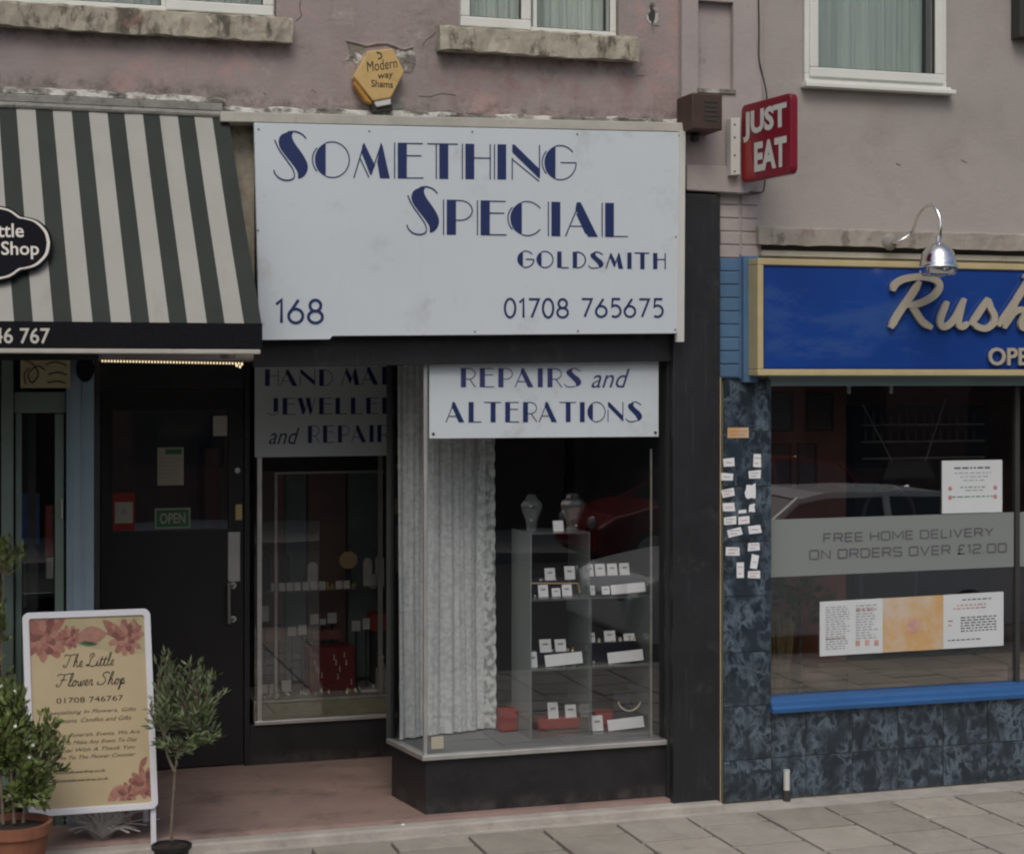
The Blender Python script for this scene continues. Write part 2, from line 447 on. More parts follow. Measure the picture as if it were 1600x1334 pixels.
# flowing script for the floral poster (letters of the shop name)
SCR = {
 'T': (.9, [[(-.05, .82), (.1, .98), (.5, .92), (.9, 1.0), (1.0, .92)], [(.52, .93), (.45, .55), (.3, .1), (.1, .0), (.0, .12), (.1, .22)]]),
 'F': (.9, [[(-.05, .82), (.1, .98), (.5, .92), (.95, 1.0), (1.05, .92)], [(.52, .93), (.45, .55), (.3, .1), (.1, .0), (.0, .12), (.1, .22)], [(.25, .5), (.5, .55), (.75, .5)]]),
 'L': (.85, [[(.15, .75), (.25, .95), (.5, 1.0), (.55, .85), (.3, .6), (.25, .25), (.1, .05), (-.05, .1), (.1, .15), (.4, .02), (.7, .0), (.9, .12)]]),
 'S': (.8, [[(.8, .85), (.7, 1.0), (.4, .95), (.3, .75), (.5, .55), (.6, .3), (.4, .05), (.1, .02), (-.05, .15), (.1, .25)]]),
 'h': (.5, [[(0, .05), (.2, .5), (.3, .95), (.2, 1.0), (.12, .7), (.05, .0), (.15, .4), (.3, .45), (.3, .15), (.4, .0), (.52, .1)]]),
 'l': (.3, [[(0, .05), (.2, .5), (.28, .95), (.18, 1.0), (.1, .6), (.1, .1), (.2, .0), (.32, .1)]]),
 'i': (.28, [[(0, .05), (.14, .42), (.1, .1), (.18, .0), (.3, .1)], [(.17, .58), (.19, .62)]]),
 't': (.32, [[(0, .05), (.2, .75), (.12, .3), (.12, .06), (.2, .0), (.34, .1)], [(.0, .5), (.32, .54)]]),
 'e': (.36, [[(0, .08), (.2, .22), (.28, .38), (.18, .46), (.07, .28), (.1, .06), (.22, .0), (.38, .1)]]),
 'o': (.40, [[(0, .1), (.08, .35), (.2, .45), (.3, .3), (.25, .05), (.12, .0), (.05, .2), (.15, .42), (.3, .38), (.42, .36)]]),
 'w': (.5, [[(0, .38), (.08, .05), (.18, .02), (.25, .38), (.28, .05), (.38, .02), (.45, .4), (.52, .36)]]),
 'r': (.34, [[(0, .1), (.1, .45), (.2, .4), (.24, .38), (.2, .1), (.26, .0), (.36, .1)]]),
 'p': (.42, [[(0, .1), (.12, .45), (.0, -.4), (.08, -.3), (.15, .3), (.28, .45), (.32, .2), (.2, .02), (.12, .1), (.3, .02), (.44, .1)]])}
def script(mb, s, BL, BR, TL, n, tw=.07, lift=.001, sh=.25):
    """pen strokes of a joined hand, BL..TL spans baseline to cap height"""
    x = 0; items = []
    for ch in s:
        if ch == ' ': x += .35; continue
        w, LL = SCR[ch]
        for ln in LL:
            pts = [tuple(p) for p in catmull([(a + x + b * sh, b) for a, b in ln], 4)]; items.append(ribbon2d(pts, tw))
        x += w + .03
    allx = [v[0] for a, b in items for v in a]; lims = (min(allx), max(allx), 0, 1)
    for k, (a, b) in enumerate(items): lay(mb, a, b, BL, BR, TL, lift + .00015 * (k % 6), 0., 0, n, keep=lims)

# ------------------------------------------------------------------ palette
m = mat('pink_render', (.37, .302, .295), .9, col2=(.30, .268, .265), scale=1.6, bump=.45, bscale=38)
layer(m, (.27, .225, .21), 2.6, .48, .70, .65, off=3)
layer(m, (.48, .30, .28), 3.2, .55, .66, .6, off=7)
layer(m, (.52, .47, .44), 4.2, .58, .68, .5, off=21)
layer(m, (.12, .09, .085), 9, .63, .72, .55, stretch=(1, 1, .6), off=11)
layer(m, (.15, .12, .11), 5, .60, .75, .5, stretch=(3.5, 1, .35), off=5)
band(m, (.10, .075, .07), Z(842, 92), .10, .8, 11, (X(690), X(1000)))
band(m, (.10, .075, .07), Z(300, 66), .07, .75, 9, (-3, X(455)))
band(m, (.28, .17, .155), Z(842, 140), .17, .8, 6, (X(690), X(1050)))
band(m, (.11, .095, .085), Z(842, 180), .08, .9, 12)
band(m, (.10, .09, .08), Z(200, 138), .07, .9, 10, (-3, X(350)))
band(m, (.14, .11, .10), Z(842, 60), .35, .55, 13, (X(655), X(690)))
m = mat('grey_render', (.41, .375, .355), .9, col2=(.34, .315, .30), scale=1.1, bump=.3, bscale=42)
layer(m, (.28, .25, .225), 2.1, .50, .70, .55, off=2)
layer(m, (.46, .42, .40), 3.5, .6, .7, .4, off=9)
layer(m, (.13, .11, .10), 12, .66, .74, .4, off=4)
m = mat('pier_paint', (.43, .385, .375), .85, col2=(.35, .31, .305), scale=2, bump=.3, bscale=35)
layer(m, (.16, .12, .11), 8, .62, .72, .6, stretch=(1, 1, .5), off=1)
m = mat('dirty_stone', (.50, .47, .38), .95, col2=(.27, .25, .20), scale=7, bump=.9, bscale=26)
layer(m, (.07, .065, .05), 9, .50, .60, .85, stretch=(1, 1, .45), off=8); layer(m, (.56, .53, .40), 11, .60, .66, .6, off=31)
layer(m, (.30, .19, .17), 4, .58, .66, .7, off=15)
m = mat('flaky_white', (.66, .66, .62), .85, col2=(.20, .19, .165), scale=6, bump=.8, bscale=30, sharp=(.47, .56))
layer(m, (.06, .055, .05), 10, .50, .60, .85, stretch=(1, 1, 2), off=6)
m = mat('lead', (.25, .25, .23), .6, var=.25, scale=8, bump=.4); layer(m, (.07, .07, .06), 11, .56, .66, .7)
m = mat('trim_cream', (.46, .45, .40), .6, var=.15, scale=5, bump=.15); layer(m, (.14, .13, .11), 10, .6, .7, .6, off=2)
m = mat('upvc', (.72, .74, .70), .35, var=.05, scale=4)
layer(m, (.38, .37, .33), 14, .62, .76, .5)
mat('gasket', (.04, .04, .037), .7)
m = mat('ledge_stone', (.40, .37, .33), .9, col2=(.28, .26, .23), scale=5, bump=.6, bscale=30); layer(m, (.12, .11, .09), 10, .56, .66, .7, stretch=(1, 1, .6)); layer(m, (.36, .27, .25), 3, .54, .66, .7, off=4)
m = mat('sign_white', (.60, .665, .71), .35, var=.03, scale=1.5)
layer(m, (.40, .42, .41), 3.3, .56, .72, .6, off=4); layer(m, (.30, .29, .25), 7, .66, .74, .6, off=14); layer(m, (.22, .22, .2), 26, .72, .78, .5, off=2)
layer(m, (.45, .47, .45), 5, .62, .8, .45, stretch=(4, 1, .3), off=9)
mat('navy', (.010, .024, .115), .45, var=.1)
mat('navy_faded', (.03, .04, .15), .5, var=.15)
m = mat('black_paint', (.017, .018, .021), .42, var=.3, scale=3, bump=.12, bscale=30)
layer(m, (.075, .07, .065), 6, .56, .74, .5, off=3); layer(m, (.06, .058, .055), 8, .58, .7, .5, stretch=(5, 1, .3), off=13)
m = mat('black_riser', (.016, .016, .018), .45, var=.35, scale=5, bump=.15, bscale=30)
layer(m, (.05, .046, .042), 9, .58, .74, .5, off=6)
band(m, (.11, .10, .09), .08, .07, .45, 9)
m = mat('door_black', (.011, .010, .012), .5, var=.2, scale=3, bump=.06)
m = mat('alu', (.62, .62, .60), .38, metal=.75, var=.15, scale=8)
m = mat('alu_dull', (.40, .39, .35), .5, metal=.5, var=.2, scale=9)
mat('chrome', (.82, .82, .82), .09, metal=1., var=.02)
mat('brushed', (.55, .55, .54), .35, metal=.7, var=.06)
mat('brass', (.62, .5, .22), .35, metal=.8, var=.1)
m = mat('awning_white', (.36, .36, .335), .85, var=.05, scale=3, bump=.08, bscale=200); layer(m, (.26, .25, .215), 3.2, .58, .75, .5, stretch=(2, 1, .5))
m = mat('awning_green', (.021, .029, .025), .8, var=.2, scale=3, bump=.08, bscale=200)
m = mat('valance', (.008, .009, .012), .9, var=.35, scale=60, spec=.2)
mat('plaque_black', (.006, .006, .010), .85, var=.2, spec=.15)
mat('plaque_white', (.60, .58, .52), .5, var=.05)
m = mat('alarm_yellow', (.58, .40, .16), .5, var=.08, scale=14); layer(m, (.40, .25, .07), 8, .58, .7, .6)
mat('alarm_orange', (.42, .21, .04), .5, var=.15)
mat('ink', (.03, .025, .02), .6)
m = mat('brown_box', (.055, .030, .022), .55, var=.25, scale=8); layer(m, (.10, .06, .02), 5, .55, .7, .6)
mat('je_red', (.21, .005, .022), .35, var=.05)
mat('je_orange', (.30, .022, .018), .35, var=.05)
mat('letter_white', (.60, .61, .58), .4, var=.04)
m = mat('blue_gloss', (.012, .055, .27), .22, var=.12, scale=2, clear=.3); layer(m, (.05, .11, .30), 1.4, .54, .62, .5, stretch=(.5, 1, 1.6), off=3)  # blue_gloss: soft paler streaks paint fascia reflections into the blue
m = mat('gold_trim', (.50, .42, .23), .45, var=.1, scale=6); layer(m, (.25, .2, .1), 12, .62, .72, .5)
m = mat('letter_stone', (.42, .38, .30), .45, var=.08, scale=9)
m = mat('blue_paint', (.075, .155, .27), .8, var=.12, scale=3, bump=.2, bscale=30); layer(m, (.05, .13, .26), 4, .54, .7, .7); layer(m, (.03, .05, .08), 10, .66, .72, .8, stretch=(1, 1, .4))
m = mat('sill_blue', (.03, .115, .31), .35, var=.12, scale=5); layer(m, (.25, .38, .5), 18, .68, .74, .7); layer(m, (.02, .08, .22), 7, .6, .72, .6)
m = mat('grout', (.20, .18, .14), .9, var=.2)
m = mat('cement', (.50, .475, .43), .95, col2=(.34, .32, .29), scale=5, bump=.5, bscale=45); layer(m, (.2, .19, .175), 7, .58, .7, .5)
m = mat('pink_floor', (.33, .235, .205), .85, col2=(.235, .165, .145), scale=2.2, bump=.3, bscale=40)
layer(m, (.12, .085, .075), 3, .52, .68, .75, off=2); layer(m, (.05, .04, .036), 14, .66, .70, .9, off=22); layer(m, (.28, .22, .20), 3, .6, .75, .6, off=9); layer(m, (.04, .03, .03), 9, .66, .71, .8, stretch=(1, .6, 1), off=4)
m = mat('kerb_stone', (.28, .27, .25), .9, var=.15, scale=6)
m = mat('asphalt', (.05, .05, .052), .9, var=.25, scale=30, bump=.4)
mat('interior_dark', (.022, .025, .026), .85, var=.3, scale=2)
mat('interior_grey', (.05, .052, .052), .9, var=.2, scale=3)
m = mat('interior_brown', (.30, .115, .08), .6, var=.3, scale=3); 
mat('interior_brown_dark', (.14, .055, .042), .6, var=.3, scale=4)
mat('panel_teal', (.12, .16, .16), .5, var=.3, scale=2)
mat('panel_brown', (.16, .095, .075), .5, var=.3, scale=2)
m = mat('display_floor', (.20, .215, .23), .6, var=.1, scale=4)
m = mat('old_stone_ledge', (.30, .28, .20), .85, col2=(.15, .135, .085), scale=9, bump=.4); layer(m, (.09, .085, .06), 12, .56, .68, .7)
mat('lobby_paint', (.42, .33, .29), .8, col2=(.25, .24, .23), scale=1.7); mat('velvet', (.008, .009, .022), .9)
mat('card', (.80, .82, .85), .6, var=.05, scale=20)
mat('card_old', (.50, .50, .47), .6, var=.1, scale=20)
mat('paper_white', (.62, .66, .68), .7, var=.03)
mat('paper_cream', (.42, .40, .31), .7, var=.1, scale=9)
mat('print_grey', (.30, .31, .33), .7); mat('print_red', (.45, .22, .22), .7); mat('print_green', (.05, .17, .09), .7); mat('print_dark', (.10, .10, .12), .7)
mat('poster_orange', (.58, .36, .15), .6, col2=(.58, .50, .42), scale=4.5, sharp=(.36, .6)); mat('poster_tint', (.55, .33, .27), .6, var=.2, scale=14)
m = mat('red_velvet', (.13, .010, .010), .8, var=.4, scale=12, bump=.3); 
mat('red_cloth', (.30, .035, .03), .8, var=.2, scale=10); mat('pink_cloth', (.20, .07, .06), .8, var=.2, scale=10)
mat('cream', (.45, .32, .17), .6, var=.1); mat('gold', (.7, .5, .2), .3, metal=.8, var=.1); mat('pearl', (.62, .58, .48), .3)
mat('blue_grey_paint', (.20, .27, .32), .55, var=.08, scale=3); mat('green_grey_paint', (.13, .18, .16), .55, var=.1, scale=3)
mat('terracotta', (.24, .095, .055), .85, var=.2, scale=10, bump=.3); mat('black_plastic', (.012, .013, .014), .5)
m = mat('soil', (.03, .022, .016), 1., var=.4, scale=40, bump=.6)
mat('leaf', (.105, .145, .04), .6, var=.45, scale=14); mat('leaf_olive', (.13, .17, .09), .6, var=.4, scale=22); mat('leaf_lime', (.15, .19, .05), .6, var=.35, scale=14)
mat('bark', (.16, .13, .10), .9, var=.3, scale=30); mat('petal', (.7, .7, .66), .6); mat('twig', (.50, .47, .44), .9, var=.3, scale=20)
m = mat('poster_tan', (.50, .415, .26), .5, var=.06, scale=4); mat('poster_pale', (.42, .37, .22), .55, var=.12, scale=10)
mat('rose', (.30, .125, .10), .6, var=.25, scale=30); mat('rose_light', (.37, .19, .145), .6, var=.2, scale=30); mat('rose_dark', (.19, .075, .065), .6, var=.2, scale=30)
mat('frame_silver', (.72, .74, .80), .35, var=.03)
mat('bulb_warm', (.9, .8, .5), .4, emit=((1, .80, .5), .9))
mat('wire', (.05, .045, .04), .7); mat('white_wire', (.5, .5, .48), .6)
mat('bucket_blue', (.04, .12, .32), .5, var=.3, scale=20); mat('bucket_red', (.3, .04, .04), .5, var=.3, scale=20); mat('bouquet', (.14, .12, .08), .7, col2=(.03, .05, .03), scale=28)
mat('car_white', (.62, .63, .62), .25, clear=.6, var=.02); mat('car_red', (.22, .008, .008), .25, clear=.6, var=.05); mat('car_glass', (.02, .025, .025), .08, var=.1)
mat('tyre', (.02, .02, .02), .8); mat('lamp_lens', (.6, .6, .6), .15); mat('bench_tan', (.42, .30, .23), .6, var=.15)
m = mat('brick_far', (.10, .055, .045), .9, var=.3, scale=4); mat('roof_far', (.06, .05, .05), .9); mat('foliage_far', (.03, .05, .02), .9, var=.5, scale=3)
mat('dry_grass', (.22, .16, .08), .8, var=.3, scale=20)
for i, (a, b_) in enumerate([((.235, .225, .205), (.18, .172, .158)), ((.205, .196, .176), (.16, .153, .138)), ((.255, .243, .22), (.20, .19, .172))]):
    m = mat('slab%d' % i, tuple(v * 1.75 * k_ for v, k_ in zip(a, (1.02, 1., .96))), .92, col2=tuple(v * 1.75 * k_ for v, k_ in zip(b_, (1.02, 1., .95))), scale=3.5, bump=.35, bscale=55)
    layer(m, (.24, .225, .21), 6, .56, .70, .6, off=i * 3); layer(m, (.09, .08, .075), 12, .66, .70, .9, off=i); layer(m, (.50, .47, .42), 9, .66, .74, .5, off=i + 5); layer(m, (.20, .18, .155), 2.2, .50, .66, .45, stretch=(1, .5, 1), off=i + 9)
m = mat('slab_joint', (.05, .045, .04), .95, var=.3, scale=20)
# dark blue-green marble tiles with pale veins
def marble(name, off):
    m = mat(name, (.034, .049, .066), .2, col2=(.016, .023, .031), scale=5)
    nt = m.node_tree; b = nt.nodes['Principled BSDF']; L = nt.links.new
    src = b.inputs['Base Color'].links[0].from_socket
    geo = _n(nt, 'ShaderNodeNewGeometry'); mp = _n(nt, 'ShaderNodeMapping'); mp.inputs['Location'].default_value = (off, off * 2, off)
    mp.inputs['Scale'].default_value = (1.1, 1, .8)
    L(geo.outputs['Position'], mp.inputs[0])
    nz = _n(nt, 'ShaderNodeTexNoise'); nz.inputs['Scale'].default_value = 13; nz.inputs['Detail'].default_value = 7; nz.inputs['Roughness'].default_value = .58; nz.inputs['Distortion'].default_value = .45
    L(mp.outputs[0], nz.inputs[0])
    d = _n(nt, 'ShaderNodeMath', operation='SUBTRACT'); d.inputs[1].default_value = .5; L(nz.outputs[0], d.inputs[0])
    a = _n(nt, 'ShaderNodeMath', operation='ABSOLUTE'); L(d.outputs[0], a.inputs[0])
    r = _n(nt, 'ShaderNodeMapRange'); r.inputs[1].default_value = 0; r.inputs[2].default_value = .10; r.inputs[3].default_value = .8; r.inputs[4].default_value = 0
    L(a.outputs[0], r.inputs[0])
    n2 = _n(nt, 'ShaderNodeTexNoise'); n2.inputs['Scale'].default_value = 9; n2.inputs['Detail'].default_value = 4; L(mp.outputs[0], n2.inputs[0])
    r2 = _n(nt, 'ShaderNodeMapRange'); r2.inputs[1].default_value = .38; r2.inputs[2].default_value = .62; L(n2.outputs[0], r2.inputs[0])
    mu = _n(nt, 'ShaderNodeMath', operation='MULTIPLY'); L(r.outputs[0], mu.inputs[0]); L(r2.outputs[0], mu.inputs[1])
    mx = _n(nt, 'ShaderNodeMix', data_type='RGBA'); L(mu.outputs[0], mx.inputs[0]); L(src, mx.inputs[6]); mx.inputs[7].default_value = (.15, .20, .25, 1)
    L(mx.outputs[2], b.inputs['Base Color'])
for i in range(4): marble('marble%d' % i, i * 3.7)
glass('shop_glass', .10, (.95, .955, .955)); glass('takeaway_glass', .22, (.94, .95, .94)); glass('house_glass', .04, (.95, .97, .96))
glass('acrylic', .06, (.90, .93, .93), 0., .14); glass('acrylic_edge', .08, (.8, .84, .85), .1, .55); glass('acrylic_mid', .08, (.86, .9, .9), .05, .28); glass('vinyl_band', .10, (.55, .57, .55), .3, .5); glass('clear_vase', .12, (.75, .78, .77), .05, .10)
glass('door_glass', .24, (.95, .95, .95)); glass('cellophane', .22, (.85, .86, .88), .15, .12)
# lace: threads with holes between them
def lace(name, col, hole):
    m = bpy.data.materials.new(name); m.use_nodes = True; nt = m.node_tree; L = nt.links.new
    b = nt.nodes['Principled BSDF']; b.inputs['Base Color'].default_value = c4(col); b.inputs['Roughness'].default_value = .9
    geo = _n(nt, 'ShaderNodeNewGeometry'); vo = _n(nt, 'ShaderNodeTexNoise'); vo.inputs['Scale'].default_value = 40 if name == 'lace' else 26; vo.inputs['Detail'].default_value = 5
    L(geo.outputs['Position'], vo.inputs[0])
    r = _n(nt, 'ShaderNodeMapRange'); r.inputs[1].default_value = .42; r.inputs[2].default_value = .56; r.inputs[3].default_value = hole; r.inputs[4].default_value = 1
    L(vo.outputs[0], r.inputs[0]); L(r.outputs[0], b.inputs['Alpha']); MATS[name] = m
lace('lace', (.74, .77, .78), .80); lace('lace_border', (.78, .83, .82), .5)
mat('net', (.46, .50, .48), .9, var=.25, scale=3, stretch=(9, 1, .15)); mat('net_green', (.38, .44, .42), .9, var=.25, scale=2.5, stretch=(7, 1, .2)); mat('net_grey', (.34, .37, .38), .9, var=.3, scale=3, stretch=(10, 1, .1))

# ------------------------------------------------------------------ ground
g = MB(); g.box(-60, 80, -80, 60, -.35, -.20); struct('ground', g, 'asphalt')
g = MB(); g.box(-40, 50, -13.5, -4.6, -.20, -.12); struct('road', g, 'asphalt')
g = MB(); g.box(-40, 50, -4.6, -4.45, -.20, 0.0); struct('kerb', g, 'kerb_stone', bevel=.01)
g = MB(); g.box(-40, 50, -17.2, -13.5, -.20, 0); struct('far_pavement', g, 'slab1')
g = MB(); g.box(-40, 50, -4.45, 5.0, -.20, -.030)
pavement = struct('pavement', g, 'slab_joint')
SL = .415; gap = .010
protos = []
for i in range(3):
    q = MB(); q.box(-SL / 2 + gap, SL / 2 - gap, -SL / 2 + gap * 1.5, SL / 2 - gap * 1.5, -.035, 0)
    protos.append(q)
slab_src = {}
x_first = P(959, 1281, -.18).x
nx0, nx1 = -9, 14
n = 0
for ix in range(nx0, nx1):
    for iy in range(0, 7):
        stag = (SL / 2) if ix % 2 else 0
        y = -.18 - SL / 2 - iy * SL - stag * 1.0 + (.0)
        x = x_first + (ix + .5) * SL
        k = random.choice([0, 0, 1, 1, 2]); h = random.uniform(-.0035, .0)
        if k not in slab_src:
            q = MB(); q.v = [v + Vector((x, y, h)) for v in protos[k].v]; q.f = protos[k].f; q.mi = protos[k].mi
            o = obj('paving_slab', q, 'slab%d' % k, pavement, bevel=.004); slab_src[k] = o
        else:
            o = piece(slab_src[k], (x, y, -.035 + h), pavement)
            b = o.modifiers.new('bevel', 'BEVEL'); b.width = .004; b.segments = 2
    if ix % 2:   # half slab against the wall side
        q = MB(); q.box(x - SL / 2 + gap, x + SL / 2 - gap, -.18 - SL / 2 + gap, -.18 - gap, -.035, -.001)
        obj('paving_slab', q, 'slab%d' % random.choice([0, 1]), pavement, bevel=.004)
# the outer pavement in one sheet of slabs beyond those that can be picked apart
q = MB()
y = -.18 - 7.5 * SL
for ix in range(-20, 30):
    yy = -.18 - (7.5 if ix % 2 else 7) * SL
    while yy > -4.4:
        y2 = max(yy - SL, -4.44)
        q.box(x_first + ix * SL + gap, x_first + (ix + 1) * SL - gap, y2 + gap, yy - gap, -.035, -.001); yy -= SL
for ix in list(range(-20, nx0)) + list(range(nx1, 30)):
    for iy in range(-1, 8):
        yy = -.18 - (iy - .0) * SL - (SL / 2 if ix % 2 else 0)
        a, b = max(yy - SL, -.18 - (7.5 if ix % 2 else 7) * SL), min(yy, -.18)
        if b - a > .03: q.box(x_first + ix * SL + gap, x_first + (ix + 1) * SL - gap, a + gap, b - gap, -.035, -.001)
o = obj('paving_slab', q, 'slab1', pavement); o['kind'] = 'stuff'
# cement margin between slabs and shopfronts, slightly broken edge
q = MB()
xs = [X(-400), 0]; a = -3.0
pts = []
while a < 9.5: pts.append(a); a += .09
front = [(x, -.175 + random.uniform(-.004, .006)) for x in pts]
q.v = [Vector((x, y, -.002)) for x, y in front] + [Vector((x, .02, .006)) for x in pts] + [Vector((x, y, -.04)) for x, y in front]
nn = len(pts)
for i in range(nn - 1): q.f += [(i, i + 1, nn + i + 1, nn + i), (2 * nn + i, 2 * nn + i + 1, i + 1, i)]
q.mi = [0] * len(q.f)
o = obj('cement_margin', q, 'cement', pavement)
# raised pink floor of the recessed entrance
XB = X(665, .04)            # front corner of the jeweller's display window
XP0, XP1 = X(1050, -.06), X(1125, -.06)    # black pilaster
q = MB(); q.box(-2.6, XP0 + .05, -.03, 4.6, -.03, .062); entrance = struct('entrance_floor', q, 'pink_floor', bevel=.02)
q = MB(); q.box(-2.6, XP1 - .01, -.13, -.031, -.03, .046); struct('entrance_step', q, 'cement', bevel=.012)

# ------------------------------------------------------------------ the building
B = thing('shop_building', 'pink and grey rendered two storey building above the row of shops', 'building', (3, 0, 0))
ZT = 6.6
def wall(mb, x0, x1, z0, z1, y0, y1, holes):
    """front sheet with openings, their reveals, and a back sheet"""
    xs = sorted({x0, x1} | {h[0] for h in holes} | {h[1] for h in holes}); zs = sorted({z0, z1} | {h[2] for h in holes} | {h[3] for h in holes})
    for i in range(len(xs) - 1):
        for j in range(len(zs) - 1):
            cx, cz = (xs[i] + xs[i + 1]) / 2, (zs[j] + zs[j + 1]) / 2
            if any(h[0] < cx < h[1] and h[2] < cz < h[3] for h in holes): continue
            a, b, c, d = xs[i], xs[i + 1], zs[j], zs[j + 1]
            mb.add([(a, y0, c), (b, y0, c), (b, y0, d), (a, y0, d)], [(0, 1, 2, 3)]); mb.add([(a, y1, c), (b, y1, c), (b, y1, d), (a, y1, d)], [(3, 2, 1, 0)])
    for (a, b, c, d) in holes:
        mb.add([(a, y0, c), (b, y0, c), (b, y1, c), (a, y1, c)], [(0, 1, 2, 3)]); mb.add([(a, y0, d), (b, y0, d), (b, y1, d), (a, y1, d)], [(3, 2, 1, 0)])
        mb.add([(a, y0, c), (a, y1, c), (a, y1, d), (a, y0, d)], [(0, 1, 2, 3)]); mb.add([(b, y0, c), (b, y1, c), (b, y1, d), (b, y0, d)], [(3, 2, 1, 0)])
    for a in (x0, x1): mb.add([(a, y0, z0), (a, y1, z0), (a, y1, z1), (a, y0, z1)], [(0, 1, 2, 3)])
    for c in (z0, z1): mb.add([(x0, y0, c), (x1, y0, c), (x1, y1, c), (x0, y1, c)], [(0, 1, 2, 3)])
    return mb
XPL, XPR = X(1060), X(1193)     # upper pier
LW = (X(-260), X(432), Z(432, 30), 5.7)
MW = (X(717), X(967), Z(842, 52), 5.7)
RW = (X(1254), X(1477), Z(1365, 134), 5.9)
ZS = 2.49                       # soffit of the shop openings
q = MB(); wall(q, -2.6, XPL, ZS, ZT, 0, .22, [LW, MW]); obj('rendered_wall', q, 'pink_render', B)
q = MB(); wall(q, XPR, 8.8, ZS, ZT, 0, .22, [RW]); obj('rendered_wall', q, 'grey_render', B)
# pier with its sunk panel
pz = Z(1160, 300)
q = MB(); ph = (X(1091, -.05), X(1146, -.05), Z(1118, 139, -.05), Z(1118, 2, -.05))
wall(q, XPL, XPR - .035, pz, ZT, -.05, -.005, [ph]); q.box(XPL, XPR, -.004, .22, ZS, ZT)
pier = obj('pier', q, 'pier_paint', B)
q = MB(); q.box(ph[0] - .005, ph[1] + .01, -.062, -.045, ph[2] - .025, ph[2] - .002); obj('panel_ledge', q, 'flaky_white', pier)
# rounded corbel at the foot of the pier
q = MB(); cx1 = X(1186, -.07); cx0 = X(1072, -.07)
poly = [(cx0, pz - .01)] + [(cx1 - .1 + .1 * cos(radians(a)), pz + .10 + .12 * sin(radians(a))) for a in range(-80, 1, 16)] + [(cx1, Z(1180, 262, -.07)), (cx0, Z(1180, 262, -.07))]
q.prism(poly, (0, -.045, 0), (1, 0, 0), (0, 0, 1), (0, -1, 0), .035); obj('corbel', q, 'pier_paint', pier, bevel=.006)
# bricks of the pier below the corbel, painted pink above and blue below
q = MB(); zbp = Z(1157, 398, -.03); q.box(X(1122, 0), X(1187, 0), -.019, .2, Z(1157, 592, -.03) + .004, zbp); obj('brick_backing', q, 'blue_paint', pier)
q = MB(); q.box(X(1122, 0), X(1187, 0), -.019, .2, zbp + .001, pz); obj('brick_backing', q, 'pier_paint', pier)
zc = pz - .004; srcs = {}
cols_ = [(X(1125, -.03), X(1156, -.03)), (X(1159, -.03), X(1185, -.03))]
ztile = Z(1157, 592, -.03)
row = 0
while zc - .071 > ztile - .04:
    for ci, (a, b) in enumerate(cols_):
        blue = zc < Z(1157, 398, -.03)
        if blue and ci == 1: continue
        key = (blue, ci)
        jx = random.uniform(-.002, .002); jy = random.uniform(-.003, .001)
        q = MB(); q.box(a + jx, b + jx, -.028 + jy, .001, zc - .0725, zc - .001)
        obj('brick', q, 'blue_paint' if blue else 'pier_paint', pier, bevel=.006)
    zc -= .0745; row += 1
q = MB(); q.box(X(1162, -.05), X(1184, -.05), -.05, -.002, ztile - .02, Z(1172, 400, -.05)); obj('painted_board', q, 'blue_paint', pier, bevel=.004)
q = MB(); rnd = random.Random(12)
for pts_ in ([(690, 48), (682, 50), (676, 57), (666, 62), (660, 71)], [(655, 150), (672, 151), (690, 147), (712, 150)], [(470, 0), (468, 14), (471, 25), (462, 33)], [(1190, 395), (1187, 360), (1189, 330)]):
    yy_ = -.052 if pts_[0][0] in (1144,) else (-.074 if pts_[0][0] == 1350 else -.001)
    q.tube(catmull([P(a, b, yy_) + Vector((0, 0, rnd.uniform(-.004, .004))) for a, b in pts_], 2), .0015, 4)
obj('crack', q, 'gasket', B)['kind'] = 'stuff'
# unseen internal walls, floors and roof, added to keep the rooms dark
q = MB()
q.box(-2.6, 8.8, .22, 4.8, 2.52, 2.72); obj('upper_floor', q, 'interior_dark', B)
q = MB(); q.box(-2.6, 8.8, 0, 4.9, ZT, ZT + .15); obj('roof', q, 'lead', B)
q = MB(); q.box(-2.6, 8.8, 4.8, 4.95, 0, ZT); obj('back_wall', q, 'interior_grey', B)
for x in (-2.65, 8.8): q = MB(); q.box(x, x + .05, .0, 4.8, 0, ZT); obj('side_wall', q, 'interior_grey', B)
for x in (XP1 - .02, .27, 2.4): 
    q = MB(); q.box(x, x + .04, .22 if x > 2 else .5, 4.8, (2.72 if x == 2.4 else 0), (ZT if x == 2.4 else 2.52)); obj('party_wall', q, 'interior_grey', B)
q = MB(); q.box(XP0, XP1, -.005, .22, 0, ZS); obj('pier_core', q, 'interior_dark', B)

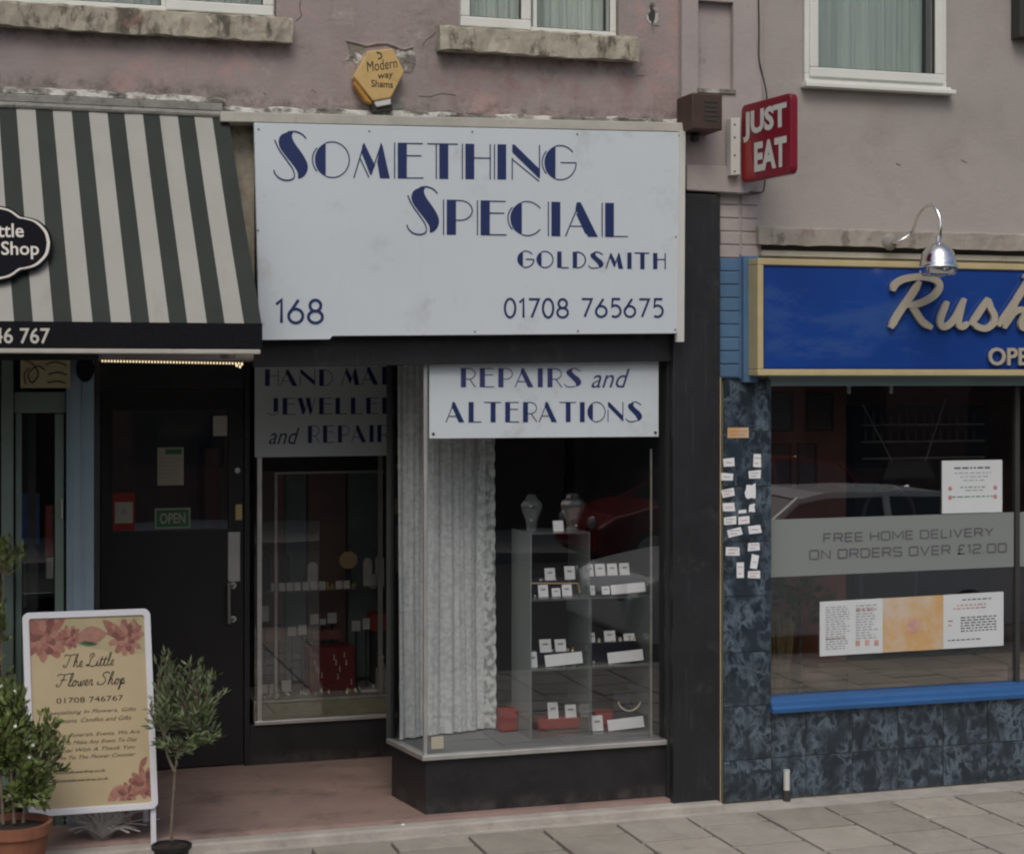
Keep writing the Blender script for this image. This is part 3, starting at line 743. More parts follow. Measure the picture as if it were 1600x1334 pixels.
# upstairs windows
def frame_ring(mb, x0, x1, z0, z1, y0, y1, t, top=None):
    top = top or t
    mb.box(x0, x1, y0, y1, z0, z0 + t); mb.box(x0, x1, y0, y1, z1 - top, z1)
    mb.box(x0, x0 + t, y0, y1, z0 + t, z1 - top); mb.box(x1 - t, x1, y0, y1, z0 + t, z1 - top)
def up_window(h, lights, y, t=.035, label=None):
    x0, x1, z0, z1 = h
    q = MB(); frame_ring(q, x0 + .004, x1 - .004, z0 + .003, z1 - .004, y, y + .07, t)
    w = obj('window', q, 'upvc', B, bevel=.004, label=label)
    for k, (a, b, sash) in enumerate(lights):
        za = z0 + t + .003; zb = z1 - t
        if k: q = MB(); q.box(a - .022, a, y + .001, y + .069, za, zb); obj('mullion', q, 'upvc', w, bevel=.003)
        if sash:
            q = MB(); frame_ring(q, a, b, za - .022, zb, y - .016, y + .04, .055); obj('sash', q, 'upvc', w, bevel=.006)
            q = MB(); frame_ring(q, a + .055, b - .055, za + .033, zb - .055, y - .006, y + .02, .004); obj('gasket', q, 'gasket', w)
            q = MB(); q.box(a + .056, b - .056, y + .012, y + .016, za + .034, zb - .056)
        else:
            q = MB(); frame_ring(q, a, b, za, zb, y + .008, y + .02, .004); obj('gasket', q, 'gasket', w)
            q = MB(); q.box(a, b, y + .022, y + .026, za, zb)
        obj('pane', q, 'house_glass', w)
    return w
xm = X(256); w1 = up_window(LW, [(LW[0] + .035, xm - .01, 0), (xm + .012, LW[1] - .012, 1)], .03)
xm = X(834); w2 = up_window(MW, [(MW[0] + .012, xm - .01, 1), (xm + .03, MW[1] - .035, 0)], .03)
w3 = up_window(RW, [(RW[0] + .03, RW[1] - .03, 1)], -.02, .045)
q = MB(); q.box(RW[0] - .015, RW[1] + .03, -.075, -.002, RW[2] - .038, RW[2] - .012); q.box(RW[0] - .002, RW[1] + .012, -.05, -.002, RW[2] - .012, RW[2] + .004)
obj('sill', q, 'upvc', w3, bevel=.005)
# rough stone sills: uneven arrises
def rough_sill(x0, x1, z0, z1, y0, m, parent, name='sill', amp=.008, taper=0.):
    q = MB(); n = max(4, int((x1 - x0) / .05)); vs = []
    for i in range(n + 1):
        x = x0 + (x1 - x0) * i / n
        r = lambda a=amp: random.uniform(-a, a)
        vs += [(x, y0 + r(), z0 + r()), (x, y0 + r() * .7, z1 - .012 + r()), (x, y0 + .018 + r() * .5, z1 + r() * .6), (x, .03, z1 + .01), (x, .0, z0 + .004)]
    fs = []
    for i in range(n):
        for k in range(5): fs.append((i * 5 + k, (i + 1) * 5 + k, (i + 1) * 5 + (k + 1) % 5, i * 5 + (k + 1) % 5))
    fs += [(4, 3, 2, 1, 0), tuple(n * 5 + k for k in range(5))]
    q.add(vs, fs); return obj(name, q, m, parent)
rough_sill(LW[0] - .05, X(458, -.08), Z(440, 65, -.08), LW[2] - .002, -.08, 'dirty_stone', w1)
rough_sill(X(688, -.09), X(999, -.09), Z(842, 86, -.09), MW[2] - .002, -.09, 'dirty_stone', w2)
# weathered ledge over the awning, trim boards over the signs
def ragged(x0, x1, zb, zt0, zt1, y0, y1, m, parent, name, amp=.015, step=.03):
    q = MB(); n = int((x1 - x0) / step); vs = []
    for i in range(n + 1):
        u = i / n; x = x0 + (x1 - x0) * u; zt = zt0 + (zt1 - zt0) * u + random.uniform(-amp, amp * .6); yy = y0 + random.uniform(-.004, .004)
        vs += [(x, yy, zb[0] + (zb[1] - zb[0]) * u), (x, yy, zt), (x, y1, zt + .01), (x, y1, zb[0] + (zb[1] - zb[0]) * u)]
    fs = []
    for i in range(n):
        for k in range(4): fs.append((i * 4 + k, (i + 1) * 4 + k, (i + 1) * 4 + (k + 1) % 4, i * 4 + (k + 1) % 4))
    fs += [(3, 2, 1, 0), tuple(n * 4 + k for k in range(4))]
    q.add(vs, fs); return obj(name, q, m, parent)
ragged(-2.4, X(352, -.03), (Z(176, 153, -.03),) * 2, Z(0, 131, -.03), Z(352, 156, -.03) + .006, -.03, .0, 'flaky_white', B, 'flaking_ledge', .007, .05)
q = MB(); q.box(-2.4, X(348, -.09), -.09, -.001, Z(176, 166, -.09), Z(176, 153, -.09) - .002); obj('awning_box', q, 'lead', B, bevel=.004)
ragged(X(348, -.02), X(1066, -.02), (Z(500, 190, -.02), Z(1000, 200, -.02)), Z(360, 168, -.02), Z(1060, 187, -.02), -.02, .0, 'flaky_white', B, 'flaking_ledge', .008, .06)
q = MB(); q.board(P(345, 190, -.155), P(1068, 206, -.155), P(1067, 192, -.155), P(345, 174, -.155), .15); obj('trim_board', q, 'trim_cream', B, bevel=.004)
# ledge over the takeaway
rough_sill(X(1186, -.07), 8.8, Z(1400, 387, -.07), Z(1400, 359, -.07), -.07, 'ledge_stone', B, 'ledge', .005)
q = MB(); q.box(X(1190, -.01), 8.8, -.012, -.001, Z(1400, 396, -.01), Z(1400, 386, -.01)); obj('shadow_gap', q, 'gasket', B)  # dark strip drawn in for the shade of the gap under the ledge
q = MB(); q.box(X(1190, -.03), 8.8, -.03, .0, Z(1400, 404, -.03), Z(1400, 396, -.03)); obj('flashing', q, 'trim_cream', B)
# exposed rubble between awning and sign
q = MB(); q.box(X(345, -.005), X(408, -.005), -.006, -.001, 2.5, Z(380, 190)); obj('rubble_strip', q, 'dirty_stone', B)
# lost plaster round the alarm box and the hole near the pier
def blotch(cx, cy, rx, ry, y, m, parent, name, n=16, d=.006, seed=0, jag=.35):
    rnd = random.Random(seed); pts = []
    for i in range(n):
        a = 2 * pi * i / n; r = 1 + rnd.uniform(-jag, jag); p = P(cx + rx * cos(a) * r, cy + ry * sin(a) * r, y); pts.append((p.x, p.z))
    pts = pts[::-1]
    q = MB(); q.prism(pts, (0, y, 0), (1, 0, 0), (0, 0, 1), (0, -1, 0), d); return obj(name, q, m, parent)
blotch(558, 86, 16, 18, -.001, 'flaky_white', B, 'bare_plaster', d=.003, seed=3)
blotch(634, 92, 14, 18, -.001, 'flaky_white', B, 'bare_plaster', d=.003, seed=5)
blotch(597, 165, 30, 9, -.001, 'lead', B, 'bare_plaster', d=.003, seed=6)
blotch(1020, 26, 9, 22, -.001, 'flaky_white', B, 'bare_plaster', d=.003, seed=8, n=12)
blotch(1019, 24, 5, 16, -.0055, 'gasket', B, 'hole', d=.001, seed=9, n=12)
q = MB()
for (a, b, c, d) in [(541, 64, 572, 72), (572, 72, 604, 68), (604, 68, 628, 78), (628, 78, 645, 74)]:
    p0, p1 = P(a, b, -.004), P(c, d, -.004); q.tube([p0, (p0 + p1) / 2 + Vector((0, -.004, random.uniform(-.006, .006))), p1], .007, 5)
obj('curling_paint', q, 'pink_render', B)
# cracks and pock marks
q = MB(); rnd = random.Random(4)
for (cx, cy) in [(345, 148), (487, 140), (412, 145), (995, 118), (1502, 250), (1400, 255)]:
    c = P(cx, cy, -.002); q.tube([c, c + Vector((rnd.uniform(.01, .05), 0, rnd.uniform(-.02, .01)))], .0028, 5)
obj('pock_marks', q, 'lead', B)['kind'] = 'stuff'

# ------------------------------------------------------------------ jeweller's shopfront
J = thing('jeweller_shopfront', 'black painted jeweller shopfront with recessed entrance and glass corner display window', 'shopfront', (2.5, 0, 0))
FZ = .062
q = MB(); q.board(P(398, 574, -.03), P(1072, 564, -.03), P(1072, 500, -.03), P(398, 505, -.03), .10); obj('fascia_beam', q, 'black_paint', J, bevel=.004)
q = MB(); q.box(X(398, -.02), X(1072, -.02), -.02, .0, 2.50, Z(700, 188, -.02)); obj('fascia_backing', q, 'black_paint', J)
q = MB(); q.box(XP0 + .005, XP1, -.065, -.006, 0, Z(1095, 303, -.065)); obj('pilaster', q, 'black_paint', J, bevel=.006)
q = MB(); q.box(XP1 + .001, XP1 + .011, -.05, -.002, .0, ztile + .01); obj('edge_bead', q, 'gold_trim', J)
q = MB(); q.box(.50, XP0, .07, 4.5, 2.495, 2.515); obj('soffit', q, 'letter_white', J)  # unseen soffit, coloured white to bounce light into the recess
# corner display window, plan points
A0 = Vector((XB, .04, 0)); A1 = Vector((X(612, .51), .51, 0)); A2 = Vector((2.52, 1.56, 0)); XR = X(1047, .04)
zsill = .378
def plan_prism(mb, pts, z0, z1): 
    n = len(pts); vs = [(p[0], p[1], z0) for p in pts] + [(p[0], p[1], z1) for p in pts]
    mb.add(vs, [tuple(range(n - 1, -1, -1)), tuple(range(n, 2 * n))] + [(i, (i + 1) % n, n + (i + 1) % n, n + i) for i in range(n)]); return mb
q = MB(); plan_prism(q, [(A0.x, A0.y), (XR + .03, A0.y), (XR + .03, 1.5), (A2.x, A2.y), (A1.x, A1.y)], FZ - .01, zsill - .03); obj('stall_riser', q, 'black_riser', J, bevel=.005)
q = MB(); plan_prism(q, [(A0.x + .02, A0.y + .03), (XR, A0.y + .03), (XR, 1.45), (A2.x + .02, A2.y - .05), (A1.x + .02, A1.y)], zsill - .03, zsill); obj('display_floor', q, 'display_floor', J)
e = .03
q = MB(); plan_prism(q, [(A0.x - .025, A0.y - e), (XR + .02, A0.y - e), (XR + .02, A0.y + .025), (A0.x + .02, A0.y + .025), (A1.x + .025, A1.y), (A1.x - .03, A1.y + .01)], zsill - .022, zsill + .004)
obj('metal_sill', q, 'alu', J, bevel=.003)
zt = 2.49
q = MB(); q.box(A0.x + .012, XR - .03, A0.y, A0.y + .006, zsill + .004, zt); fg = obj('front_pane', q, 'shop_glass', J)
d = (A1 - A0).normalized(); nrm = Vector((d.y, -d.x, 0))
def wallpane(mb, a, b, t, z0, z1):
    d = (b - a).normalized(); n = Vector((d.y, -d.x, 0)) * t
    return plan_prism(mb, [(a.x, a.y), (b.x, b.y), (b.x - n.x, b.y - n.y), (a.x - n.x, a.y - n.y)][::-1], z0, z1)
q = MB(); wallpane(q, A0 + d * .012 + Vector((0.006, 0, 0)), A1, .006, zsill + .004, zt); obj('side_pane', q, 'shop_glass', J)
q = MB(); wallpane(q, A1, A2, .03, zsill, zt); obj('rear_panel', q, 'interior_dark', J)
q = MB(); q.box(A0.x - .012, A0.x + .010, A0.y - .006, A0.y + .018, zsill + .004, zt); obj('corner_post', q, 'alu', J, bevel=.004)
q = MB(); q.box(XR - .028, XR - .006, A0.y - .006, A0.y + .03, zsill + .004, zt); obj('jamb', q, 'alu_dull', J, bevel=.003)
q = MB(); q.box(X(1016, .10), X(1019, .10), .10, .104, zsill, 2.0); obj('glazing_strip', q, 'alu_dull', J)
q = MB(); q.box(XR - .005, XP0 + .004, .05, .2, 0.06, zt); obj('reveal', q, 'black_paint', J)
q = MB(); q.box(A1.x - .004, A1.x + .008, A1.y - .008, A1.y + .012, zsill + .004, zt); obj('rear_post', q, 'black_paint', J)
q = MB(); q.box(2.55, XR + .02, 1.42, 1.45, zsill, zt); obj('display_back', q, 'interior_dark', J)
q = MB(); q.box(XR, XR + .02, .21, 1.42, zsill, zt); obj('display_side', q, 'interior_dark', J)
# back window in the recess (plane YB)
YB = 1.50
bx0, bx1 = X(398, YB), 2.58
zb = Z(500, 1121, YB); 
q = MB(); q.box(bx0 - .03, bx1, YB, YB + .12, FZ - .01, zb - .02); obj('stall_riser', q, 'black_riser', J, bevel=.004)
q = MB(); q.box(bx0 - .005, bx1, YB - .025, YB + .02, zb - .02, zb + .004); obj('metal_sill', q, 'alu', J, bevel=.003)
q = MB(); q.box(X(402, YB), X(409, YB), YB - .005, YB + .02, zb + .004, Z(405, 715, YB)); obj('window_bead', q, 'alu', J)
q = MB(); q.box(bx0, bx1, YB + .006, YB + .012, zb + .004, zt); obj('rear_window_pane', q, 'shop_glass', J)
zl = Z(500, 1090, YB + .10)
q = MB(); q.box(bx0, bx1, YB + .03, YB + .10, zb, zl); obj('stone_ledge', q, 'old_stone_ledge', J, bevel=.008)
q = MB(); q.box(bx0, bx1, YB + .03, YB + .55, zl, zl + .012); q.box(bx0, bx1, YB + .028, YB + .04, zl, zl + .016); obj('display_shelf', q, 'alu_dull', J)
q = MB(); q.box(bx0 - .02, 2.9, YB + .56, YB + .60, FZ, zt)
obj('display_back', q, 'interior_dark', J)
for (a, b, m) in [(402, 444, 'pink_cloth'), (446, 478, 'panel_teal'), (482, 540, 'panel_brown'), (544, 590, 'panel_teal')]:
    mm = 'panel_brown' if m == 'pink_cloth' else m
    q = MB(); q.box(X(a, YB + .55), X(b, YB + .55), YB + .545, YB + .56, Z(500, 1060, YB + .55), Z(500, 735, YB + .55)); obj('mirror_panel', q, mm, J)
# inner aluminium frame
q = MB(); yy = YB + .06
x0, x1 = X(429, yy), X(600, yy)
q.box(x0, x0 + .018, yy, yy + .018, zl + .016, Z(430, 741, yy)); q.box(x0, x1, yy - .001, yy + .019, Z(430, 741, yy), Z(430, 741, yy) + .012); q.box(X(591, yy), X(598, yy), yy, yy + .018, zl + .016, Z(430, 741, yy) + .15)
obj('inner_frame', q, 'alu_dull', J)
# entrance door
YD = 1.52
dx0, dx1 = X(158, YD), X(392, YD)
gx0, gx1, gz0, gz1 = X(176, YD), X(358, YD), Z(270, 829, YD), Z(270, 641, YD)
q = MB()
q.box(dx0, gx0, YD, YD + .045, FZ + .01, gz1 + .12); q.box(gx1, dx1 - .045, YD, YD + .045, FZ + .01, gz1 + .12)
q.box(gx0, gx1, YD, YD + .045, FZ + .01, gz0); q.box(gx0, gx1, YD, YD + .045, gz1, gz1 + .12)
door = obj('door', q, 'door_black', J)
q = MB(); q.box(dx0 - .15, dx1 - .04, YD - .004, YD + .06, gz1 + .128, zt); q.box(dx1 - .041, bx0 - .031, YD - .02, YD + .06, FZ, zt); q.box(dx0 - .15, dx0 - .006, YD - .004, YD + .06, FZ, gz1 + .127); obj('door_frame', q, 'black_paint', J)
q = MB(); q.box(gx0, gx1, YD + .015, YD + .02, gz0, gz1); obj('pane', q, 'door_glass', door)
q = MB(); frame_ring(q, gx0 - .008, gx1 + .008, gz0 - .008, gz1 + .008, YD - .006, YD, .01); obj('glazing_bead', q, 'gasket', door)
q = MB(); q.box(X(356, YD), X(375, YD), YD - .006, YD, Z(365, 908, YD), Z(365, 831, YD)); obj('push_plate', q, 'brushed', door, bevel=.002)
q = MB(); xh = X(358, YD - .05); z0, z1 = Z(360, 972, YD), Z(360, 909, YD)
q.tube([(xh, YD - .05, z0), (xh, YD - .05, z1)], .010, 8); 
for z in (z0 + .02, z1 - .02): q.tube([(xh, YD - .05, z), (xh + .03, YD - .01, z), (xh + .03, YD, z)], .008, 6); q.lathe([(0, .006), (.02, .006), (.02, 0)], (xh + .03, YD, z), 12, axis=(0, -1, 0))
obj('handle', q, 'brushed', door)
q = MB(); q.box(X(368, YD), X(378, YD), YD - .004, YD, Z(372, 812, YD), Z(372, 788, YD)); obj('keyhole_plate', q, 'brass', door)
q = MB(); q.lathe([(0, .004), (.016, .003), (.018, 0)], (X(371, YD), YD, Z(371, 735, YD)), 12, axis=(0, -1, 0)); obj('lock', q, 'brushed', door)
q = MB(); q.box(dx0 - .1, dx1, YD + .7, YD + .75, 0, zt); obj('lobby_wall', q, 'lobby_paint', J)
yy = YD + .38
q = MB(); q.box(X(320, yy), X(345, yy), yy, yy + .3, Z(330, 835, yy), Z(330, 700, yy)); obj('lobby_cabinet', q, 'interior_brown', J)
# things stuck on the door glass
def px_plate(x0, y0, x1, y1, Y, t=.002, skew=0):
    """corners of an upright rectangle seen at these pixels on plane Y"""
    a, b = X(x0, Y), X(x1, Y); xm = (x0 + x1) / 2; z0, z1 = Z(xm, y1, Y), Z(xm, y0, Y)
    return (Vector((a, Y, z0)), Vector((b, Y, z0)), Vector((b, Y, z1)), Vector((a, Y, z1)))
def sheet(name, x0, y0, x1, y1, Y, m, label, cat, t=.002, group=None, rot=0, parent=None):
    c = px_plate(x0, y0, x1, y1, Y)
    q = MB(); q.board(*c, t)
    if rot: q.rot(Matrix.Rotation(radians(rot), 3, 'Y'), (c[0] + c[2]) / 2)
    o = obj(name, q, m, parent)
    if label: tag(o, label, cat, group)
    return o, c
def lines(o, c, rows, m='print_grey', lift=.001, seed=1, h=.012, name='print'):
    """rows of small print: (u0, u1, v, [mat])"""
    rnd = random.Random(seed); q = MB(); W = (c[1] - c[0]); H = (c[3] - c[0])
    for (u0, u1, v) in rows:
        u = u0
        while u < u1 - .01:
            w = rnd.uniform(.03, .11); ue = min(u + w, u1)
            p = c[0] + W * u + H * v + Vector((0, -lift, 0)); r = c[0] + W * ue + H * v + Vector((0, -lift, 0))
            q.add([p, r, r + Vector((0, 0, h)), p + Vector((0, 0, h))], [(0, 1, 2, 3)]); u = ue + .025
    return obj(name, q, m, o)
yg = YD + .008
o, c = sheet('notice', 246, 699, 287, 758, yg, 'paper_cream', 'pale green notice stuck in the middle of the black door window', 'notice')
q = MB(); W = c[1] - c[0]; H = c[3] - c[0]; a = c[0] + W * .3 + H * .82 + Vector((0, -.001, 0)); q.add([a, a + W * .62, a + W * .62 + H * .14, a + H * .14], [(0, 1, 2, 3)]); obj('heading', q, 'print_green', o)
lines(o, c, [(.1, .9, .7), (.1, .85, .6), (.1, .9, .5), (.1, .8, .4), (.1, .88, .3), (.1, .6, .2)], 'print_grey', h=.006)
o, c = sheet('sticker', 176, 770, 211, 829, yg, 'red_cloth', 'red sticker with a pale square low in the left corner of the door glass', 'sticker')
q = MB(); W = c[1] - c[0]; H = c[3] - c[0]; a = c[0] + W * .1 + H * .2 + Vector((0, -.001, 0)); q.add([a, a + W * .8, a + W * .8 + H * .56, a + H * .56], [(0, 1, 2, 3)]); obj('label_area', q, 'paper_cream', o)
q = MB(); q.lathe([(0, .0), (.018, .0)], c[0] + W * .5 + H * .5 + Vector((0, -.002, 0)), 12, axis=(0, -1, 0)); obj('emblem', q, 'print_grey', o)
o, c = sheet('open_sign', 241, 793, 298, 826, yg, 'print_green', 'small green open sign with pale border on the black door glass', 'sign')
q = MB(); frame_ring(q, c[0].x + .004, c[1].x - .004, c[0].z + .004, c[2].z - .004, yg - .003, yg - .0005, .007); obj('border', q, 'paper_cream', o)
q = MB(); W = c[1] - c[0]; H = c[3] - c[0]; a = c[0] + W * .15 + H * .25; text(q, 'OPEN', a, a + W * .7, a + H * .5, .02); obj('lettering', q, 'paper_cream', o)
o, c = sheet('paper_note', 333, 650, 355, 681, yg, 'card_old', 'blank white paper note in the top right corner of the door glass', 'notice')
# LED strip lights under the awning
q = MB(); y = .05; zl2 = Z(270, 567, y)
L_ = thing('string_lights', 'row of tiny warm glowing lights under the awning above the black door', 'lights', (X(270, y), y, zl2))
n = 46; bul = MB()
pts = []
for i in range(n):
    px = 160 + (378 - 160) * i / (n - 1); p = P(px, 564 + 4 * i / n, y); pts.append(p)
    bul.lathe([(0, -.007), (.0045, -.003), (.0045, .003), (0, .007)], p, 6)
for (px, py) in [(370, 571), (375, 573), (378, 569)]: bul.lathe([(0, -.008), (.0055, -.004), (.0055, .004), (0, .008)], P(px, py, y), 6)
obj('bulb', bul, 'bulb_warm', L_)['kind'] = 'stuff'
q = MB(); q.tube([p + Vector((0, .006, .010)) for p in pts[::3]], .004, 5)
for i in range(0, n, 15): q.tube([pts[i] + Vector((0, .006, .01)), pts[i] + Vector((0, .006, .045))], .003, 4)
obj('cable', q, 'wire', L_)
q = MB(); q.box(X(150, .03), X(398, .03), .056, .075, Z(270, 564, .05) + .03, 2.62); obj('lintel', q, 'black_paint', J)

# ------------------------------------------------------------------ jeweller's signs
YS = -.16
S = thing('goldsmith_sign', 'large white shop sign with navy art deco lettering above the black beam', 'sign', P(735, 525, YS))
q = MB(); q.board(P(405, 526, YS), P(1062, 521, YS), P(1067, 207, YS), P(397, 192, YS), .025); obj('panel', q, 'sign_white', S, bevel=.003)
q = MB(); q.board(P(1058, 534, YS - .006), P(1069, 534, YS - .006), P(1071, 205, YS - .006), P(1062, 205, YS - .006), .03); obj('side_trim', q, 'letter_white', S)
q = MB(); q.board(P(408, 531, YS - .003), P(515, 530, YS - .003), P(520, 524, YS - .003), P(405, 524, YS - .003), .02); obj('peeling_corner', q, 'sign_white', S)
def deco_px(name, w, bl, br, tl, Y, par, m='navy', **k):
    q = MB(); deco(q, w, P(*bl, Y), P(*br, Y), P(*tl, Y), **k); return obj(name, q, m, par)
def text_px(name, w, bl, br, tl, Y, par, m='navy', **k):
    q = MB(); text(q, w, P(*bl, Y), P(*br, Y), P(*tl, Y), **k); return obj(name, q, m, par)
deco_px('lettering', 's', (427, 281), (481, 282), (427, 205), YS, S)
deco_px('lettering', 'OMETHING', (487, 278), (901, 282), (487, 221), YS, S)
deco_px('lettering', 's', (635, 366), (686, 366), (635, 292), YS, S)
deco_px('lettering', 'PECIAL', (692, 367), (981, 371), (692, 312), YS, S)
deco_px('lettering', 'GOLDSMITH', (808, 418), (1040, 421), (808, 392), YS, S, inl=False, tw=.075, gap=.14)
def dig_px(s, bl, br, tl, Y, par):
    q = MB(); strokes(q, s, P(*bl, Y), P(*br, Y), P(*tl, Y), DIG, .115, .17); return obj('lettering', q, 'navy', par)
dig_px('168', (430, 507), (506, 507), (430, 466), YS, S)
dig_px('01708', (787, 498), (889, 498), (787, 465), YS, S)
dig_px('765675', (909, 497), (1037, 497), (909, 465), YS, S)
q = MB()
for (px, py) in [(404, 202), (577, 205), (738, 206), (902, 210), (1061, 212), (403, 360), (407, 515), (1056, 370), (1055, 515), (742, 518), (903, 517)]:
    q.lathe([(0, .005), (.005, .004), (.006, 0)], P(px, py, YS), 10, axis=(0, -1, 0))
obj('screw', q, 'lead', S)['kind'] = 'stuff'
# hand made jewellery sign
YH = YB - .012
S2 = thing('jewellery_sign', 'shaded white sign with three lines of lettering above the recessed rear window', 'sign', P(520, 715, YH))
q = MB(); q.box(X(398, YH), X(652, YH), YH, YH + .01, Z(500, 713, YH), 2.49); obj('panel', q, 'sign_white', S2)
deco_px('lettering', 'HAND', (414, 603), (520, 603), (414, 577), YH, S2, inl=False, tw=.04)
deco_px('lettering', 'MADE', (533, 602), (644, 600), (533, 574), YH, S2, inl=False, tw=.04)
deco_px('lettering', 'JEWELLERY', (418, 648), (642, 646), (418, 622), YH, S2, inl=False, tw=.04)
text_px('lettering', 'and', (420, 694), (468, 694), (420, 668), YH, S2, shear=.35)
deco_px('lettering', 'REPAIRS', (481, 692), (632, 690), (481, 665), YH, S2, inl=False, tw=.04)
YR = .028
S3 = thing('repairs_sign', 'small white sign with navy lettering across the top of the corner window', 'sign', P(850, 684, YR))
q = MB(); q.board(P(671, 685, YR), P(1029, 682, YR), P(1029, 560, YR), P(671, 560, YR), .009); obj('panel', q, 'sign_white', S3, bevel=.001)
deco_px('lettering', 'REPAIRS', (720, 605), (908, 605), (720, 575), YR, S3, 'navy_faded', inl=False, tw=.05)
text_px('lettering', 'and', (924, 606), (984, 606), (924, 576), YR, S3, 'navy_faded', shear=.35)
deco_px('lettering', 'ALTERATIONS', (696, 660), (1003, 659), (696, 628), YR, S3, 'navy', inl=False, tw=.05)
q = MB()
for (px, py) in [(677, 678), (1024, 676)]: q.lathe([(0, .005), (.008, .004), (.009, 0)], P(px, py, YR), 10, axis=(0, -1, 0))
obj('screw', q, 'gasket', S3)

# ------------------------------------------------------------------ on the wall
# alarm box
ya = -.085
AB = thing('alarm_box', 'yellow hexagonal burglar alarm box among broken plaster above the white sign', 'alarm', P(598, 165, -.0))
hexp = [(553, 120), (583, 158), (611, 153), (632, 112), (614, 76), (575, 80)]
def px_prism(mb, pts, Y, depth, mi=0):
    w = [P(a, b, Y) for a, b in pts]; n = len(w); back = [p + Vector((0, depth, 0)) for p in w]
    mb.add(w + back, [tuple(range(n)), tuple(range(2 * n - 1, n - 1, -1))] + [((i + 1) % n, i, n + i, n + (i + 1) % n) for i in range(n)], mi); return mb
q = MB(); px_prism(q, hexp, ya, .08); obj('cover', q, 'alarm_yellow', AB, bevel=.006)
q = MB(); px_prism(q, [(556, 124), (579, 157), (583, 163), (571, 158), (553, 132)], ya + .012, .06); obj('side', q, 'alarm_orange', AB, bevel=.003)
q = MB(); px_prism(q, [(584, 159), (589, 167), (611, 163), (611, 154)], ya + .008, .06); obj('strobe', q, 'letter_white', AB, bevel=.004)
q = MB(); px_prism(q, [(580, 164), (583, 176), (614, 173), (613, 164)], ya + .03, .05); obj('base', q, 'gasket', AB, bevel=.003)
text_px('lettering', 'Modern', (574, 113), (621, 106), (573, 97), ya, AB, 'ink', offset=0)
text_px('lettering', 'way', (590, 127), (614, 124), (590, 117), ya, AB, 'ink', offset=.01)
text_px('lettering', 'Shams', (580, 136), (614, 138), (580, 125), ya, AB, 'ink', offset=.01)
q = MB(); q.tube(catmull([P(a, b, ya - .002) for a, b in [(588, 82), (595, 84), (596, 90), (591, 92)]], 4), .003, 5); obj('emblem', q, 'ink', AB)
# brown vent box
q = MB(); Yv = -.27
va, vb, vz0, vz1 = X(1081, Yv), X(1129, Yv), Z(1105, 203, Yv), Z(1105, 146, Yv)
VB = thing('vent_box', 'rusty brown square box fixed to the pier left of the red sign', 'vent', (va, -.1, vz0))
q.box(va, vb, Yv, -.052, vz0, vz1); obj('casing', q, 'brown_box', VB, bevel=.008)
q = MB()
for i in range(5): z = vz0 + .05 + i * .025; q.box(va + .075, vb - .03, Yv - .004, Yv, z, z + .012)
obj('louvre', q, 'gasket', VB)
q = MB(); q.tube([(va + .08, -.12, vz0), (va + .09, -.10, vz0 - .035)], .025, 8); obj('conduit', q, 'gasket', VB)
# red projecting sign
JE = thing('projecting_sign', 'red projecting sign with white lettering fixed to the pier edge', 'sign', P(1157, 285, -.1))
s0 = P(1157, 286, -.1) + Vector((.047, .0, 0)); zt0 = Z(1157, 166, -.1); Dp = Vector((.1175, -.993, 0)); Wd = .50; Hh = zt0 - s0.z + .0
nn_ = Vector((-.993, -.1175, 0))
r = .035
def rrect(w, h, r, n=5):
    pts = []
    for (cx, cy, a0) in [(w - r, r, -90), (w - r, h - r, 0), (r, h - r, 90), (r, r, 180)]:
        for i in range(n + 1): a = radians(a0 + 90 * i / n); pts.append((cx + r * cos(a), cy + r * sin(a)))
    return pts
q = MB(); q.prism([(p[0] , p[1]) for p in rrect(Wd, Hh, r)], s0, Dp, (0, 0, 1), nn_, .045); panel = obj('panel', q, 'je_red', JE, bevel=.004)
q = MB(); q.prism([(.012, .04), (.028, .014), (.16, .014), (.12, .10), (.10, .24), (.012, .24)], s0 + nn_ * .0455, Dp, (0, 0, 1), nn_, .0012); obj('colour_patch', q, 'je_orange', JE)
def je(s, u0, u1, v0, v1):
    q = MB(); a = s0 + nn_ * .047 + Dp * (u0 * Wd) + Vector((0, 0, v0 * Hh))
    text(q, s, a, a + Dp * ((u1 - u0) * Wd), a + Vector((0, 0, (v1 - v0) * Hh)), .045, lift=.001, n=nn_); obj('lettering', q, 'letter_white', JE)
je('JUST', .05, .93, .51, .90); je('EAT', .28, .93, .10, .48)
q = MB(); q.board(P(1142, 274, -.13), P(1157, 273, -.13), P(1157, 184, -.13), P(1142, 185, -.13), .06); obj('bracket', q, 'letter_white', JE, bevel=.003)
q = MB()
for py in (195, 215, 243, 268): q.lathe([(0, .004), (.005, .003), (.006, 0)], P(1148, py, -.13), 8, axis=(0, -1, 0))
obj('screw', q, 'gasket', JE)['kind'] = 'stuff'
# cable down the wall
q = MB(); q.tube(catmull([P(a, b, -.06) for a, b in [(1184, -60), (1186, 40), (1186, 90), (1192, 120), (1198, 150)]] + [P(1199, 200, -.06), P(1195, 285, -.08), P(1183, 303, -.085), P(1122, 303, -.075)], 5), .0045, 6)
tag(obj('cable', q, 'wire'), 'thin dark cable running down the wall behind the red projecting sign', 'cable')
